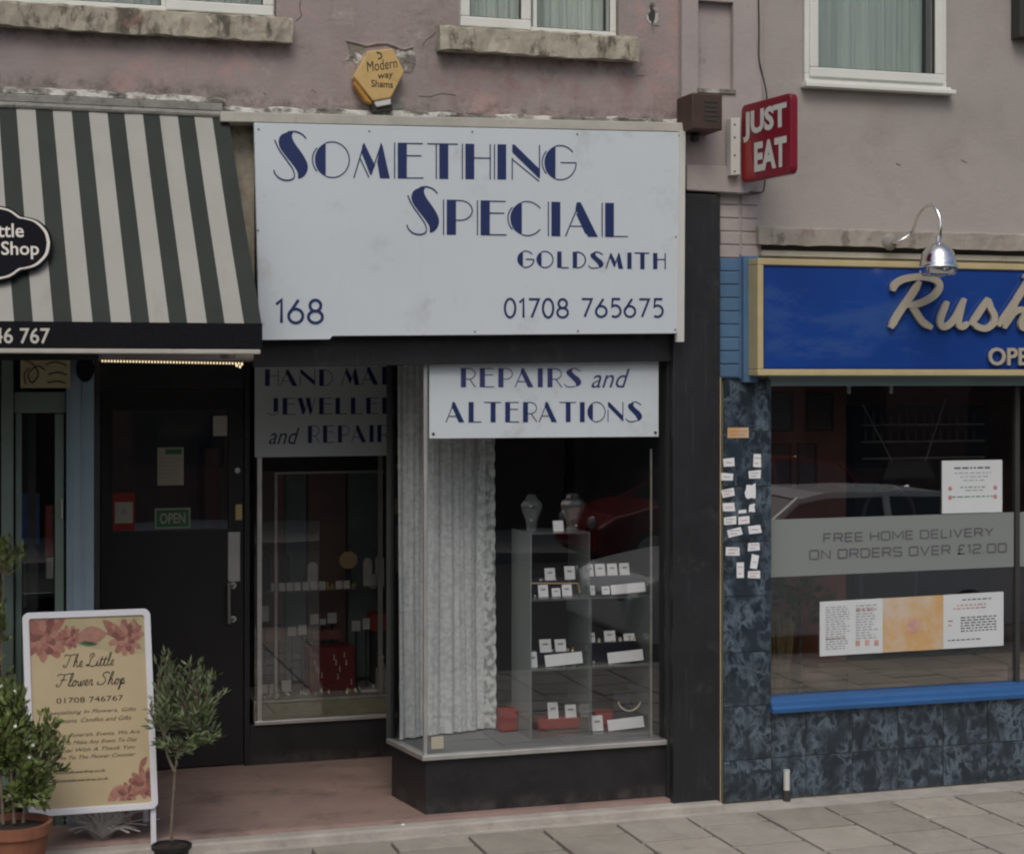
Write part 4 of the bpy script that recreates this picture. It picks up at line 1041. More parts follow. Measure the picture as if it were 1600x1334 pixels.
# vertical drip crack
# swan neck lamp
LP = thing('swan_neck_lamp', 'chrome swan neck lamp curving over the blue takeaway sign', 'lamp', P(1395, 375, -.05))
q = MB(); pl = P(1390, 378, -.07); q.lathe([(0, .03), (.03, .025), (.045, .01), (.05, 0)], pl, 16, axis=(0, -1, 0)); obj('wall_plate', q, 'lead', LP, smooth=True)
hd = P(1466, 378, -.42)
path = [pl + Vector((0, -.02, 0)), pl + Vector((.03, -.06, .0)), P(1425, 362, -.16), P(1434, 338, -.23), P(1448, 322, -.31), P(1461, 325, -.38), P(1469, 345, -.42), hd + Vector((.008, 0, .01))]
q = MB(); q.tube(catmull(path, 6), .010, 10); obj('arm', q, 'chrome', LP, smooth=True)
q = MB(); s = .11
prof = [(.0, .035), (.014, .03), (.016, .0), (.03, -.005), (.062, -.025), (.088, -.06), (.098, -.10), (.104, -.125), (.108, -.128), (.106, -.145), (.10, -.172), (.088, -.185), (.085, -.17), (.09, -.13), (.07, -.06), (0, -.02)]
q.lathe([(r_ * 1.0, h_ * 1.02) for r_, h_ in prof], hd, 28); obj('lamp_shade', q, 'chrome', LP, smooth=True)
q = MB(); q.lathe([(0, -.20), (.04, -.19), (.055, -.16), (.04, -.12), (0, -.10)], hd, 16); obj('bulb', q, 'letter_white', LP, smooth=True)
# dark box at the right edge
q = MB(); q.box(X(1594, -.1), X(1625, -.1), -.10, -.002, Z(1597, 58, -.1), Z(1597, -60, -.1)); tag(obj('flood_lamp', q, 'gasket', bevel=.006), 'dark box on the grey wall cut by the top right photo edge', 'box')

# ------------------------------------------------------------------ takeaway shopfront
T = thing('takeaway_shopfront', 'takeaway shopfront with blue sill, dark marble tiles and a wide window', 'shopfront', (5.5, 0, 0))
YT = .07
tx0 = X(1196, YT); tz0 = Z(1400, 1082, -.03); tz1 = Z(1400, 603, 0)
q = MB(); q.box(X(1128, -.0), tx0 - .0, -.001, .22, 0, ztile + .02); q.box(tx0, 8.8, -.001, .2, 0, tz0 - .074); obj('tile_backing', q, 'grout', T)
ti = 0
def tile(x0, x1, z0, z1, y=-.012):
    global ti
    q = MB(); k = random.randrange(4); g_ = .0022; dy = random.uniform(-.0015, .0015)
    q.box(x0 + g_, x1 - g_, y + dy, -.0015, z0 + g_, z1 - g_); obj('tile', q, 'marble%d' % k, T, bevel=.0015)
xa, xb = X(1130, -.01), tx0 - .001
zs_ = [0.012] + [Z(1160, p, -.01) for p in (1187, 1103, 1019, 931, 846, 760, 674, 592)]
for i in range(len(zs_) - 1): tile(xa, xb, zs_[i], zs_[i + 1])
xt = [xb, X(1259, -.01)]
dxt = (X(1543, -.01) - X(1259, -.01)) / 4
while xt[-1] < 8.6: xt.append(xt[-1] + dxt)
zsb = tz0 - .074
for i in range(len(xt) - 1):
    tile(xt[i], xt[i + 1], .012, zs_[1], -.010); tile(xt[i], xt[i + 1], zs_[1], zsb, -.010)
# blue sill
q = MB(); pr = [(-.045, 0), (-.05, .03), (-.035, .045), (-.03, .075), (-.012, .09), (.10, .10), (.10, 0)]
n = len(pr); vs = [(x, p[0], zsb + p[1] * .8) for x in (tx0 - .01, 8.78) for p in pr]
q.add(vs, [tuple(range(n)), tuple(range(2 * n - 1, n - 1, -1))] + [((i + 1) % n, i, n + i, n + (i + 1) % n) for i in range(n)]); obj('sill', q, 'sill_blue', T, bevel=.002)
q = MB(); q.box(tx0 + .0, X(1585, YT), YT, YT + .006, tz0, tz1); pane = obj('window_pane', q, 'takeaway_glass', T)
q = MB(); q.box(X(1592, YT), 8.7, YT, YT + .006, tz0, tz1); obj('window_pane', q, 'takeaway_glass', T)
q = MB(); q.box(X(1585, YT) + .001, X(1592, YT) - .001, YT - .012, YT + .03, tz0, tz1); obj('window_post', q, 'gasket', T); q = MB(); q.box(tx0 + .0005, tx0 + .008, YT - .012, YT - .001, tz0, tz1); obj('window_post', q, 'interior_brown_dark', T)
q = MB(); q.box(tx0 - .015, 8.75, -.01, YT + .08, tz1 + .001, tz1 + .09); obj('window_head', q, 'blue_grey_paint', T)
q = MB(); q.box(tx0 - .09, 8.75, -.005, .2, tz1 + .09, ZS + .12); obj('head_board', q, 'black_paint', T)
# frosted band and lettering
yb = YT - .002
q = MB(); q.board(P(1197, 902, yb), P(1584, 885, yb), P(1584, 800, yb), P(1197, 812, yb), .0015); band_ = obj('frosted_band', q, 'vinyl_band', pane)
q = MB(); q.board(P(1593, 885, yb), P(1700, 881, yb), P(1700, 797, yb), P(1593, 800, yb), .0015); obj('frosted_band', q, 'vinyl_band', T)
def wide(name, s, bl, br, tl, off=.02): 
    q = MB(); strokes(q, s, P(*bl, yb), P(*br, yb), P(*tl, yb), SQ, .17, .34, .55, lift=.001); obj(name, q, 'print_dark', pane)
wide('lettering', 'FREE HOME DELIVERY', (1286, 848), (1552, 838), (1286, 833)); wide('lettering', 'ON ORDERS OVER £12.00', (1264, 875), (1573, 863), (1264, 859))
# fascia sign
YF = -.17
FS = thing('takeaway_sign', 'long blue fascia sign with gold border and raised script lettering', 'sign', P(1500, 588, YF))
fx0 = X(1184, YF); fzb, fzt = Z(1400, 587, YF), Z(1390, 408, YF)
ang = radians(-.4)
q = MB(); q.box(fx0 + .03, 8.6, YF + .012, .0, fzb + .03, fzt - .03); obj('panel', q, 'blue_gloss', FS)
q = MB(); frame_ring(q, fx0, 8.62, fzb, fzt, YF, -.002, .036); obj('border', q, 'gold_trim', FS, bevel=.005)
q = MB(); frame_ring(q, fx0 + .0365, 8.58, fzb + .0365, fzt - .0365, YF + .006, YF + .011, .006); obj('shadow_line', q, 'navy', FS)  # thin navy line inside the gold border
def stroke_px(mb, pts, w, Y, depth, f=1.):
    """a script stroke as a raised rounded ribbon, pts given as seen in the enlarged survey picture"""
    pts = catmull([(a, b) for a, b in pts], 6)
    n = len(pts); W = [w * (0.62 + .38 * min(1, min(i, n - 1 - i) / 4)) for i in range(n)]
    vs, fs = ribbon2d([tuple(p) for p in pts], W)
    world_ = [P(1080 + v[0] / 3.077, 350 + v[1] / 3.077, Y) for v in vs]
    N = len(world_); back = [p + Vector((0, depth, 0)) for p in world_]; side = []
    for i in range(n - 1): side += [(2 * i, 2 * i + N, 2 * i + 2 + N, 2 * i + 2), (2 * i + 1, 2 * i + 3, 2 * i + 3 + N, 2 * i + 1 + N)]
    side += [(0, 1, 1 + N, N), (2 * n - 2, 2 * n - 2 + N, 2 * n - 1 + N, 2 * n - 1)]
    mb.add(world_ + back, [tuple(reversed(f_)) for f_ in fs] + side)
pen_strokes = {'R': [[(972, 322), (985, 288), (1035, 262), (1110, 254), (1175, 268), (1196, 300), (1170, 345), (1105, 380), (1040, 392)], [(1100, 275), (1070, 330), (1020, 400), (985, 455), (962, 500)], [(1055, 380), (1080, 420), (1115, 470), (1160, 500)]],
          'u': [[(1235, 372), (1212, 425), (1200, 470), (1215, 495), (1250, 478), (1285, 430), (1318, 358)], [(1312, 370), (1292, 440), (1288, 480), (1306, 494), (1335, 475)]],
          's': [[(1345, 485), (1385, 430), (1432, 356)], [(1432, 360), (1440, 400), (1460, 440), (1455, 478), (1420, 502), (1380, 494), (1366, 478)]],
          'h': [[(1478, 490), (1530, 420), (1590, 330), (1625, 262), (1600, 250)], [(1608, 290), (1560, 380), (1525, 450), (1508, 502)], [(1515, 490), (1550, 430), (1590, 412), (1606, 430), (1590, 480), (1604, 500), (1632, 478)]]}
for ch, st in pen_strokes.items():
    q = MB()
    for k, s in enumerate(st): stroke_px(q, s, 33 if ch == 'R' else 30, YF - .022 + .0015 * k, .022)
    obj('lettering', q, 'letter_stone', FS)
q = MB(); text(q, 'OPEN', P(1543, 571, YF - .002), P(1630, 571, YF - .002), P(1543, 543, YF - .002), .02, depth=.012); obj('lettering', q, 'letter_stone', FS)
# painted end of the sign box
# notices on the takeaway window
yn = YT - .006
o, c = sheet('notice', 1472, 719, 1566, 801, yn, 'paper_white', 'square white notice stuck near the top of the takeaway window', 'notice')
lines(o, c, [(.2, .82, .84)], 'print_dark', h=.010, seed=2); lines(o, c, [(.2, .8, .75), (.3, .76, .68), (.35, .7, .61), (.38, .68, .42)], 'print_grey', h=.006, seed=3)
lines(o, c, [(.3, .72, .48), (.12, .86, .30)], 'print_green', h=.006, seed=4)
q = MB()
for (u, v) in [(.13, .47), (.13, .30), (.88, .47), (.88, .30)]:
    p = c[0] + (c[1] - c[0]) * u + (c[3] - c[0]) * v + Vector((0, -.0015, 0)); q.lathe([(0, 0), (.014, 0)], p, 7, axis=(0, -1, 0))
obj('symbol', q, 'print_red', o)
cc = (P(1281, 1025, yn), P(1568, 1008, yn), P(1568, 924, yn), P(1281, 940, yn))
MN = thing('menu_poster', 'wide menu poster with orange middle panel low on the takeaway window', 'poster', cc[0])
def quad_at(u0, u1, v0, v1, lift=0.): 
    f_ = lambda u, v: cc[0].lerp(cc[1], u).lerp(cc[3].lerp(cc[2], u), v) + Vector((0, -lift, 0))
    return f_(u0, v0), f_(u1, v0), f_(u1, v1), f_(u0, v1)
for (u0, u1, mm) in [(0, .335, 'paper_white'), (.336, .664, 'poster_orange'), (.665, 1, 'paper_white')]:
    q = MB(); q.board(*quad_at(u0, u1, 0, 1), .002); obj('page', q, mm, MN)
rnd = random.Random(5)
def qprint(name, rows, m, h):
    q = MB()
    for (u0, u1, v) in rows:
        u = u0
        while u < u1 - .005:
            ue = min(u + rnd.uniform(.01, .03), u1); q.add(list(quad_at(u, ue, v, v + h, .0012)), [(0, 1, 2, 3)]); u = ue + .008
    obj(name, q, m, MN)
qprint('print', [(.03, .13 + rnd.uniform(0, .03), .88 - i * .045) for i in range(18)], 'print_grey', .018)
qprint('print', [(.19, .27 + rnd.uniform(0, .04), .88 - i * .05) for i in range(13)], 'print_grey', .018)
qprint('print', [(.77, .93, .88)] + [(.76, .96, .55 - i * .05) for i in range(6)] + [(.69, .87, .14)], 'print_dark', .022)
qprint('print', [(.74, .9, .78), (.72, .9, .72), (.69, .72, .50), (.69, .72, .42), (.03, .13, .3), (.19, .3, .8)], 'print_red', .022)
q = MB()
for u, v in [(.20, .2), (.25, .2), (.30, .19)]: a = quad_at(u - .012, u + .012, v - .05, v + .05, .0014); q.add(list(a), [(0, 1, 2, 3)])
obj('symbol', q, 'poster_tint', MN)
q = MB(); q.lathe([(0, 0), (.045, 0)], (quad_at(.5, .5, .45, .45, .0014))[0], 14, axis=(0, -1, 0)); obj('plate_picture', q, 'poster_tint', MN)
# stickers on the tiles
yk = -.0155
names = ['topmost in the left column', 'topmost in the right column, standing upright', 'second from top in the right column', 'second from top in the left column', 'tall and half torn, middle of the right column',
         'third from top in the left column', 'fourth from top in the left column', 'small and torn, under the tall torn one', 'thin and lying flat, between the columns', 'square, just right of the lowest straight one',
         'lowest straight one in the left column', 'tilted, below the straight ones on the left', 'slightly tilted against the window edge', 'last in the left column, below a gap', 'square, below the gap on the right',
         'tall and tilted, low on the right', 'narrow and upright, bottom middle', 'lowest of all, bottom right']
rects = [(95, 50, 152, 92), (248, 30, 284, 95), (222, 112, 284, 152), (85, 125, 145, 162), (202, 172, 262, 255), (90, 205, 150, 245), (93, 275, 155, 316), (225, 276, 256, 318), (172, 307, 214, 327), (171, 340, 230, 380),
         (99, 343, 160, 381), (120, 402, 188, 440), (224, 387, 286, 426), (111, 494, 178, 538), (221, 473, 278, 514), (232, 532, 268, 600), (165, 572, 200, 648), (219, 613, 278, 650)]
rots = [4, 0, 3, -2, 3, 8, 2, 6, 4, 2, 3, 12, 7, -3, 2, -9, 0, -2]
for i, (r4, nm) in enumerate(zip(rects, names)):
    a, b, c_, d_ = r4; Y = yk - .0008 * (i % 4)
    k = random.Random(i)
    q = MB(); c = px_plate(1100 + a / 3.2, 700 + b / 3.2, 1100 + c_ / 3.2, 700 + d_ / 3.2, Y); c = [v + Vector((k.uniform(-.004, .004), 0, k.uniform(-.003, .003))) for v in c]
    if i in (4, 7):   # torn outline
        cen = sum(c, Vector()) / 4; pts = []
        for e_ in range(4):
            for t in (0, .3, .6): p = c[e_].lerp(c[(e_ + 1) % 4], t); pts.append(p.lerp(cen, k.uniform(0, .35)))
        n = len(pts); q.add(pts + [p + Vector((0, .001, 0)) for p in pts], [tuple(range(n)), tuple(range(2 * n - 1, n - 1, -1))])
    else:
        q.board(*c, .001); q.rot(Matrix.Rotation(radians(-rots[i]), 3, 'Y'), sum(c, Vector()) / 4)
    st_ = tag(obj('sticker', q, 'card'), 'white paper sticker on the marble pier, ' + nm, 'sticker', 'white stickers on the marble pier')
    if i not in (4, 7, 8):
        cm = sum(c, Vector()) / 4; cs = [cm + (v - cm) * .7 for v in c]; cs = [Vector((v.x, Y - .0006, v.z)) for v in cs]
        lines(st_, cs, [(0, 1, .75), (0, .7, .15)] if i % 3 else [(.1, .9, .4)], ['print_grey', 'print_red'][i % 4 == 1], h=.005, seed=i)
o, c = sheet('name_plate', 1137, 668, 1170, 684, -.016, 'poster_orange', 'small pale orange plate at the top of the marble pier', 'sign', t=.004)
lines(o, c, [(.1, .9, .6), (.1, .85, .25)], 'print_red', h=.006)
# pipe stub with a black foot
q = MB(); p = P(1231, 1240, -.05)
PS = thing('pipe_stub', 'short white pipe stub standing against the dark marble tiles', 'pipe', (p.x, -.035, .0))
q.tube([(p.x, -.036, .065), (p.x, -.036, Z(1231, 1202, -.036))], .018, 12); obj('pipe', q, 'letter_white', PS, smooth=False)
q = MB(); q.tube([(p.x, -.036, .0), (p.x, -.036, .066)], .021, 12); obj('collar', q, 'gasket', PS)
# scrap of litter
q = MB(); p = P(622, 1281, -.09); p.z = .032
q.add([p, p + Vector((.05, .01, .004)), p + Vector((.055, .04, .012)), p + Vector((.005, .035, .003)), p + Vector((.03, .02, .022))], [(0, 1, 4), (1, 2, 4), (2, 3, 4), (3, 0, 4), (3, 2, 1, 0)])
tag(obj('litter', q, 'card'), 'small crumpled white scrap lying on the entrance step', 'litter')

# takeaway interior
q = MB(); q.box(XP1 + .03, 8.7, 3.4, 3.45, 0, 2.5); obj('room_wall', q, 'interior_brown', T)
q = MB(); q.box(XP1 + .03, 8.7, .21, 3.4, 0, .03); obj('room_floor', q, 'interior_brown_dark', T)
yy = .95
dxa, dxb = X(1196, yy), X(1322, yy)
D = thing('panelled_screen', 'reddish brown panelled screen standing inside the takeaway on the left', 'screen', ((dxa + dxb) / 2, yy, .03))
q = MB(); q.box(dxa, dxb, yy, yy + .05, .03, 2.5); obj('board', q, 'interior_brown', D)
for (a, b, c_, d_) in [(1200, 612, 1239, 674), (1260, 614, 1302, 674), (1200, 692, 1236, 760), (1246, 692, 1276, 760)]:
    q = MB(); frame_ring(q, X(a, yy), X(b if False else c_, yy), Z(1250, d_, yy), Z(1250, b, yy), yy - .012, yy - .001, .012); obj('moulding', q, 'interior_brown_dark', D)
    q = MB(); q.box(X(a, yy) + .014, X(c_, yy) - .014, yy - .005, yy - .0005, Z(1250, d_, yy) + .014, Z(1250, b, yy) - .014); obj('inset', q, 'panel_teal' if a == 1200 and b == 612 else 'panel_brown', D)
yy = 1.5
q = MB(); q.box(X(1336, yy), X(1545, yy), yy, yy + .4, .03, Z(1400, 635, yy))
CB = tag(obj('drinks_cabinet', q, 'interior_dark'), 'dark shelved cabinet deep inside the takeaway room', 'cabinet')
for k in range(3):
    q = MB(); zc_ = Z(1400, 665 + k * 26, yy); q.box(X(1345, yy), X(1535, yy), yy - .03, yy - .001, zc_, zc_ + .012); obj('shelf', q, 'alu_dull', CB)
q = MB(); rnd = random.Random(3)
for k in range(2):
    zc_ = Z(1400, 665 + k * 26, yy) + .012
    for i in range(14):
        x = X(1350 + i * 13, yy); r_ = .012; q.lathe([(r_, 0), (r_, .05), (.005, .07), (.005, .085)], (x, yy - .016, zc_), 7)
obj('bottle', q, ['panel_teal'], CB)['kind'] = 'stuff'
# hanging cords with clips
HS = thing('hanging_sign', 'small grey sign back hanging on two slanting cords inside the takeaway window', 'sign', P(1420, 746, .5))
for (a, b, c_, d_) in [(1348, 632, 1394, 720), (1478, 622, 1446, 720)]:
    q = MB(); q.tube([P(a, b, .5), P(c_, d_, .5)], .003, 4); obj('cord', q, 'white_wire', HS)
q = MB(); q.board(P(1380, 748, .5), P(1462, 746, .5), P(1450, 719, .5), P(1390, 720, .5), .006); obj('board', q, 'interior_grey', HS)
for a in (1327, 1393):
    q = MB(); p = P(a, 609, YT + .04); q.box(p.x - .01, p.x + .01, p.y, p.y + .01, tz1 - .045, tz1 + .0); tag(obj('ceiling_clip', q, 'card'), 'small white clip at the top of the takeaway window, %s one' % ('left' if a == 1327 else 'right'), 'clip', 'white clips at the window top')
# bent chair
ych = .9
CH = thing('bentwood_chair', 'dark chair with a tall arched back just inside the takeaway window', 'chair', (X(1388, ych), ych, .03))
q = MB(); pts = [P(1345, 935, ych), P(1346, 850, ych), P(1352, 790, ych), P(1375, 762, ych), P(1400, 762, ych), P(1425, 788, ych), P(1430, 850, ych), P(1430, 935, ych)]
q.tube(catmull(pts, 5), .013, 8); obj('backrest', q, 'print_dark', CH, smooth=True)
zs2 = .48
q = MB(); q.lathe([(0, .02), (.20, .02), (.21, .0), (0, 0)], (X(1388, ych), ych + .2, zs2), 20); obj('seat', q, 'bench_tan', CH)
for sx in (-.17, .17):
    for sy in (0., .38): q = MB(); q.tube([(X(1388, ych) + sx, ych + sy, .03), (X(1388, ych) + sx * .9, ych + sy, zs2)], .014, 6); obj('leg', q, 'print_dark', CH)
# benches
yy = .55
q = MB(); zb2 = Z(1450, 1045, yy)
BN = thing('bench_seat', 'tan padded bench seat behind the low edge of the takeaway window', 'bench', (X(1480, yy), yy, .03))
q.box(X(1325, yy), X(1577, yy), yy, yy + .45, zb2 - .16, zb2); obj('cushion', q, 'bench_tan', BN, bevel=.02)
q = MB(); q.box(X(1583, yy), 7.2, yy, yy + .45, zb2 - .16, zb2 - .003); obj('cushion', q, 'bench_tan', BN, bevel=.02)
q = MB(); q.box(X(1325, yy), 7.2, yy + .02, yy + .43, .03, zb2 - .161); obj('base', q, 'interior_brown_dark', BN)
q = MB(); c0 = P(1281, 1050, .6); q.lathe([(0, .0), (.13, -.01), (.16, -.05), (.15, -.12), (.02, -.14), (.02, -.26 - .0)], c0 + Vector((0, 0, .03)), 20)
q.lathe([(.14, .02), (.14, .0)], (c0.x, c0.y, .03), 16)
q.tube([(c0.x, c0.y, .03), (c0.x, c0.y, c0.z - .1)], .03, 10)
tag(obj('round_stool', q, 'bench_tan', smooth=True), 'round tan padded stool behind the left end of the takeaway window', 'stool')
# plants and dried grass inside
def leaves(mb, fn, n, size, rnd, up=.3, asp=.35):
    for _ in range(n):
        p, d = fn(rnd); s = size * rnd.uniform(.6, 1.25)
        d = (d + Vector((rnd.uniform(-.6, .6), rnd.uniform(-.6, .6), rnd.uniform(-.3, .6) + up))).normalized()
        w = d.cross(Vector((rnd.uniform(-1, 1), rnd.uniform(-1, 1), rnd.uniform(-1, 1)))).normalized() * s * asp / 2
        nn2 = d.cross(w).normalized() * s * .08
        mb.add([p, p + d * s * .45 + w + nn2, p + d * s, p + d * s * .45 - w + nn2], [(0, 1, 2, 3)], rnd.choice([0, 0, 1]))
q = MB(); cp = P(1250, 925, .45)
PL = thing('indoor_plant', 'leafy green house plant inside the left end of the takeaway window', 'plant', (cp.x, cp.y, .03))
def fn(r): 
    a = r.uniform(0, 2 * pi); k = r.random() ** .6; z = r.uniform(-1, 1)
    return cp + Vector((cos(a) * k * .17, sin(a) * k * .14, z * .22)), Vector((cos(a), sin(a), .1))
leaves(q, fn, 260, .075, random.Random(1), asp=.55); obj('foliage', q, ['leaf', 'leaf_lime'], PL)
q = MB(); q.tube([(cp.x, cp.y, .35), cp], .012, 6); obj('stem', q, 'bark', PL)
q = MB(); q.lathe([(0, 0), (.11, 0), (.14, .30), (.12, .32), (0, .30)], (cp.x, cp.y, .03), 18); obj('pot', q, 'black_plastic', PL)
q = MB(); cg = P(1217, 1060, .22); rnd = random.Random(2)
DG = thing('dried_grass', 'bundle of dried pale stalks standing inside the window beside the marble pier', 'plant', (cg.x, cg.y, .03))
for _ in range(60):
    a = rnd.uniform(-.07, .07); b = rnd.uniform(-.05, .05); h_ = rnd.uniform(.55, .80)
    q.tube([(cg.x + a * .3, cg.y + b * .3, .25), (cg.x + a * .8, cg.y + b, .25 + h_ * .7), (cg.x + a * 1.2, cg.y + b, .25 + h_)], [.002, .003, .005], 4)
obj('stalk', q, 'dry_grass', DG)['kind'] = 'stuff'
q = MB(); q.lathe([(0, 0), (.07, 0), (.08, .25), (.06, .26)], (cg.x, cg.y, .03), 16); obj('pot', q, 'black_plastic', DG)

# ------------------------------------------------------------------ flower shop: awning
AW = thing('awning', 'black and cream striped awning over the flower shop entrance', 'awning', (.5, -.4, 2.6))
Yt, Yb2 = -.10, -.82
bx = lambda px: P(px, 0, Yb2).x
xt_r = X(357, Yt); xb_r = X(409, Yb2)
ztop = Z(180, 175, Yt); zbot = Z(200, 505, Yb2)
per_t = None
# stripe edges on the top edge and on the bottom edge in metres
top_edges = [357 - 28]; 
P_ = 1.0
# equal stripes: a dark stripe and a light stripe alternate
tw_ = (X(329, Yt) - X(275, Yt)) ; dk = .5
x = xt_r; edges = [x]; wd = [.48 * tw_, .52 * tw_]; i = 0
x_ = xt_r
while x_ > -2.6: x_ -= wd[i % 2]; edges.append(x_); i += 1
k_ = (X(384, Yb2) - X(326, Yb2)) / tw_
def bxm(x): return xb_r + (x - xt_r) * k_
q = MB(); NV = 8
for i in range(len(edges) - 1):
    x1_, x0_ = edges[i], edges[i + 1]
    def fn2(u, v, x0_=x0_, x1_=x1_):
        xa_ = x0_ + (x1_ - x0_) * u; xb_ = bxm(xa_); sag = -.014 * sin(pi * v) - .007 * sin(xa_ * 5 + v * 3) * sin(pi * v) - .003 * sin(xa_ * 23 + v * 5) * v
        return Vector((xb_ + (xa_ - xb_) * v, Yb2 + (Yt - Yb2) * v, zbot + (ztop - zbot) * v + sag))
    q.grid(fn2, 1, NV, i % 2)
canv = obj('canopy', q, ['awning_green', 'awning_white'], AW, smooth=True)
q = MB(); q.tube([(-2.6, Yt, ztop + .012), (xt_r + .02, Yt, ztop + .008)], .018, 10); obj('roller', q, 'lead', AW)
# valance
zv = Z(200, 545, Yb2 - .01); 
q = MB(); q.box(-2.6, xb_r, Yb2 - .018, Yb2 - .006, zv, zbot + .004); obj('valance', q, 'valance', AW)
q = MB(); q.box(-2.6, xb_r - .01, Yb2 - .03, Yb2 + .02, zv - .022, zv - .001); obj('front_rail', q, 'trim_cream', AW, bevel=.004)
q = MB(); text(q, '01708 746 767', P(-118, 536, Yb2 - .019), P(78, 537, Yb2 - .019), P(-118, 511, Yb2 - .019), .012); obj('lettering', q, 'plaque_white', AW)
for (xx) in (X(395, Yb2),):
    q = MB(); q.tube([(xx - .1, -.02, 2.68), (xx - .08, Yb2 * .5, 2.64), (xx - .03, Yb2, zv)], .014, 8); obj('arm', q, 'alu_dull', AW)
# shaped plaque lying on the canopy
def on_canopy(px, py):
    """point where this sight line meets the canopy plane, lifted a little"""
    c0 = Vector((0, -CAM_D, CAM_H)); p1 = P(px, py, 0); d_ = p1 - c0
    n_ = Vector((0, -(ztop - zbot), (Yt - Yb2))).normalized(); p0_ = Vector((0, Yt, ztop))
    t = (p0_ - c0).dot(n_) / d_.dot(n_); return c0 + d_ * t, n_
ncan = Vector((0, -(ztop - zbot), (Yt - Yb2))).normalized()
if ncan.y > 0: ncan = -ncan
cxp = -15
half = [(0, 62), (30, 56), (48, 44), (58, 42), (76, 36), (92, 20), (97, 2)]
def plaque(sc, lift, d, m, name):
    h1 = [(a * sc, b * sc) for a, b in half]
    up_ = h1; low = [(a, -b * .97) for a, b in h1][::-1]
    right = [tuple(p) for p in catmull(up_, 4)] + [tuple(p) for p in catmull(low, 4)][1:]
    left = [(-a, b) for a, b in right[::-1]][1:-1]
    pts = right + left
    w = [on_canopy(cxp + a, 388 - b)[0] + ncan * lift for a, b in pts]
    n = len(w); q = MB(); q.add([p + ncan * d for p in w] + w, [tuple(range(n)), tuple(range(2 * n - 1, n - 1, -1))] + [((i + 1) % n, i, n + i, n + (i + 1) % n) for i in range(n)])
    return obj(name, q, m, PQ)
PQ = thing('shaped_plaque', 'dark scalloped plaque with pale lettering mounted on the striped awning', 'sign', on_canopy(0, 440)[0])
plaque(1., .02, .012, 'plaque_black', 'backboard'); plaque(.955, .033, .002, 'plaque_white', 'outline'); plaque(.905, .0352, .0015, 'plaque_black', 'face')
def ptext(s, bl, br, tl):
    q = MB(); l_ = ncan * .0375; text(q, s, on_canopy(*bl)[0] + l_, on_canopy(*br)[0] + l_, on_canopy(*tl)[0] + l_, .012, lift=.001, n=ncan); obj('lettering', q, 'plaque_white', PQ)
ptext('The Little', (-82, 379), (37, 379), (-82, 357)); ptext('Flower Shop', (-92, 413), (61, 413), (-92, 385))

# flower shop front under the awning
FSF = thing('flower_shopfront', 'pale grey green flower shop door frame with glazed door at the left', 'shopfront', (.1, .35, 0))
yf = .35
def fbox(name, x0, y0, x1, y1, m, Y=yf, t=.06, z0=None, parent=FSF, bevel=.004):
    q = MB(); za = Z((x0 + x1) / 2, y1, Y) if z0 is None else z0; q.box(X(x0, Y), X(x1, Y), Y, Y + t, za, Z((x0 + x1) / 2, y0, Y)); return obj(name, q, m, parent, bevel=bevel)
fbox('pilaster', 104, 552, 147, 0, 'blue_grey_paint', t=.12, z0=.02)
q = MB(); q.box(X(109, yf), X(112, yf), yf - .008, yf, .02, Z(120, 600, yf)); q.box(X(128, yf), X(131, yf), yf - .006, yf, .02, Z(120, 600, yf)); obj('pilaster_bead', q, 'blue_grey_paint', FSF)
fbox('transom', 22, 612, 103, 645, 'green_grey_paint', Y=yf + .03)
fbox('door_stile', 86, 646, 100, 0, 'green_grey_paint', Y=yf + .04, z0=.02, t=.045)
fbox('door_stile', 24, 646, 34, 0, 'green_grey_paint', Y=yf + .04, z0=.02, t=.045)
fbox('frame_post', 2, 556, 21, 0, 'green_grey_paint', Y=yf, z0=.02)
fbox('bottom_panel', 35, 1010, 85, 0, 'green_grey_paint', Y=yf + .04, z0=.02, t=.045)
q = MB(); q.box(X(35, yf), X(85, yf), yf + .06, yf + .066, Z(60, 1010, yf), Z(60, 646, yf + .04)); obj('door_pane', q, 'shop_glass', FSF)
q = MB(); q.box(-2.5, X(1, yf), yf + .03, yf + .036, .3, 2.45); obj('window_pane', q, 'shop_glass', FSF)
q = MB(); q.box(-2.5, X(1, yf), yf, yf + .08, .02, .3); obj('stall_riser', q, 'green_grey_paint', FSF)
q = MB(); q.box(-2.6, X(147, yf), -.02, yf + .5, 2.49, 2.515); obj('soffit', q, 'interior_dark', FSF)
q = MB(); q.box(X(147, yf) + .002, X(150, yf) + .02, yf + .01, YD, FZ - .04, 2.5); obj('return_wall', q, 'black_paint', FSF)
q = MB(); q.box(X(96, yf), X(98, yf), yf - .0, yf + .04, Z(97, 810, yf), Z(97, 780, yf)); obj('hinge', q, 'alu_dull', FSF)
q = MB(); q.box(-2.5, .27, 2.2, 2.25, 0, 2.5); obj('shop_room_wall', q, 'interior_dark', FSF)
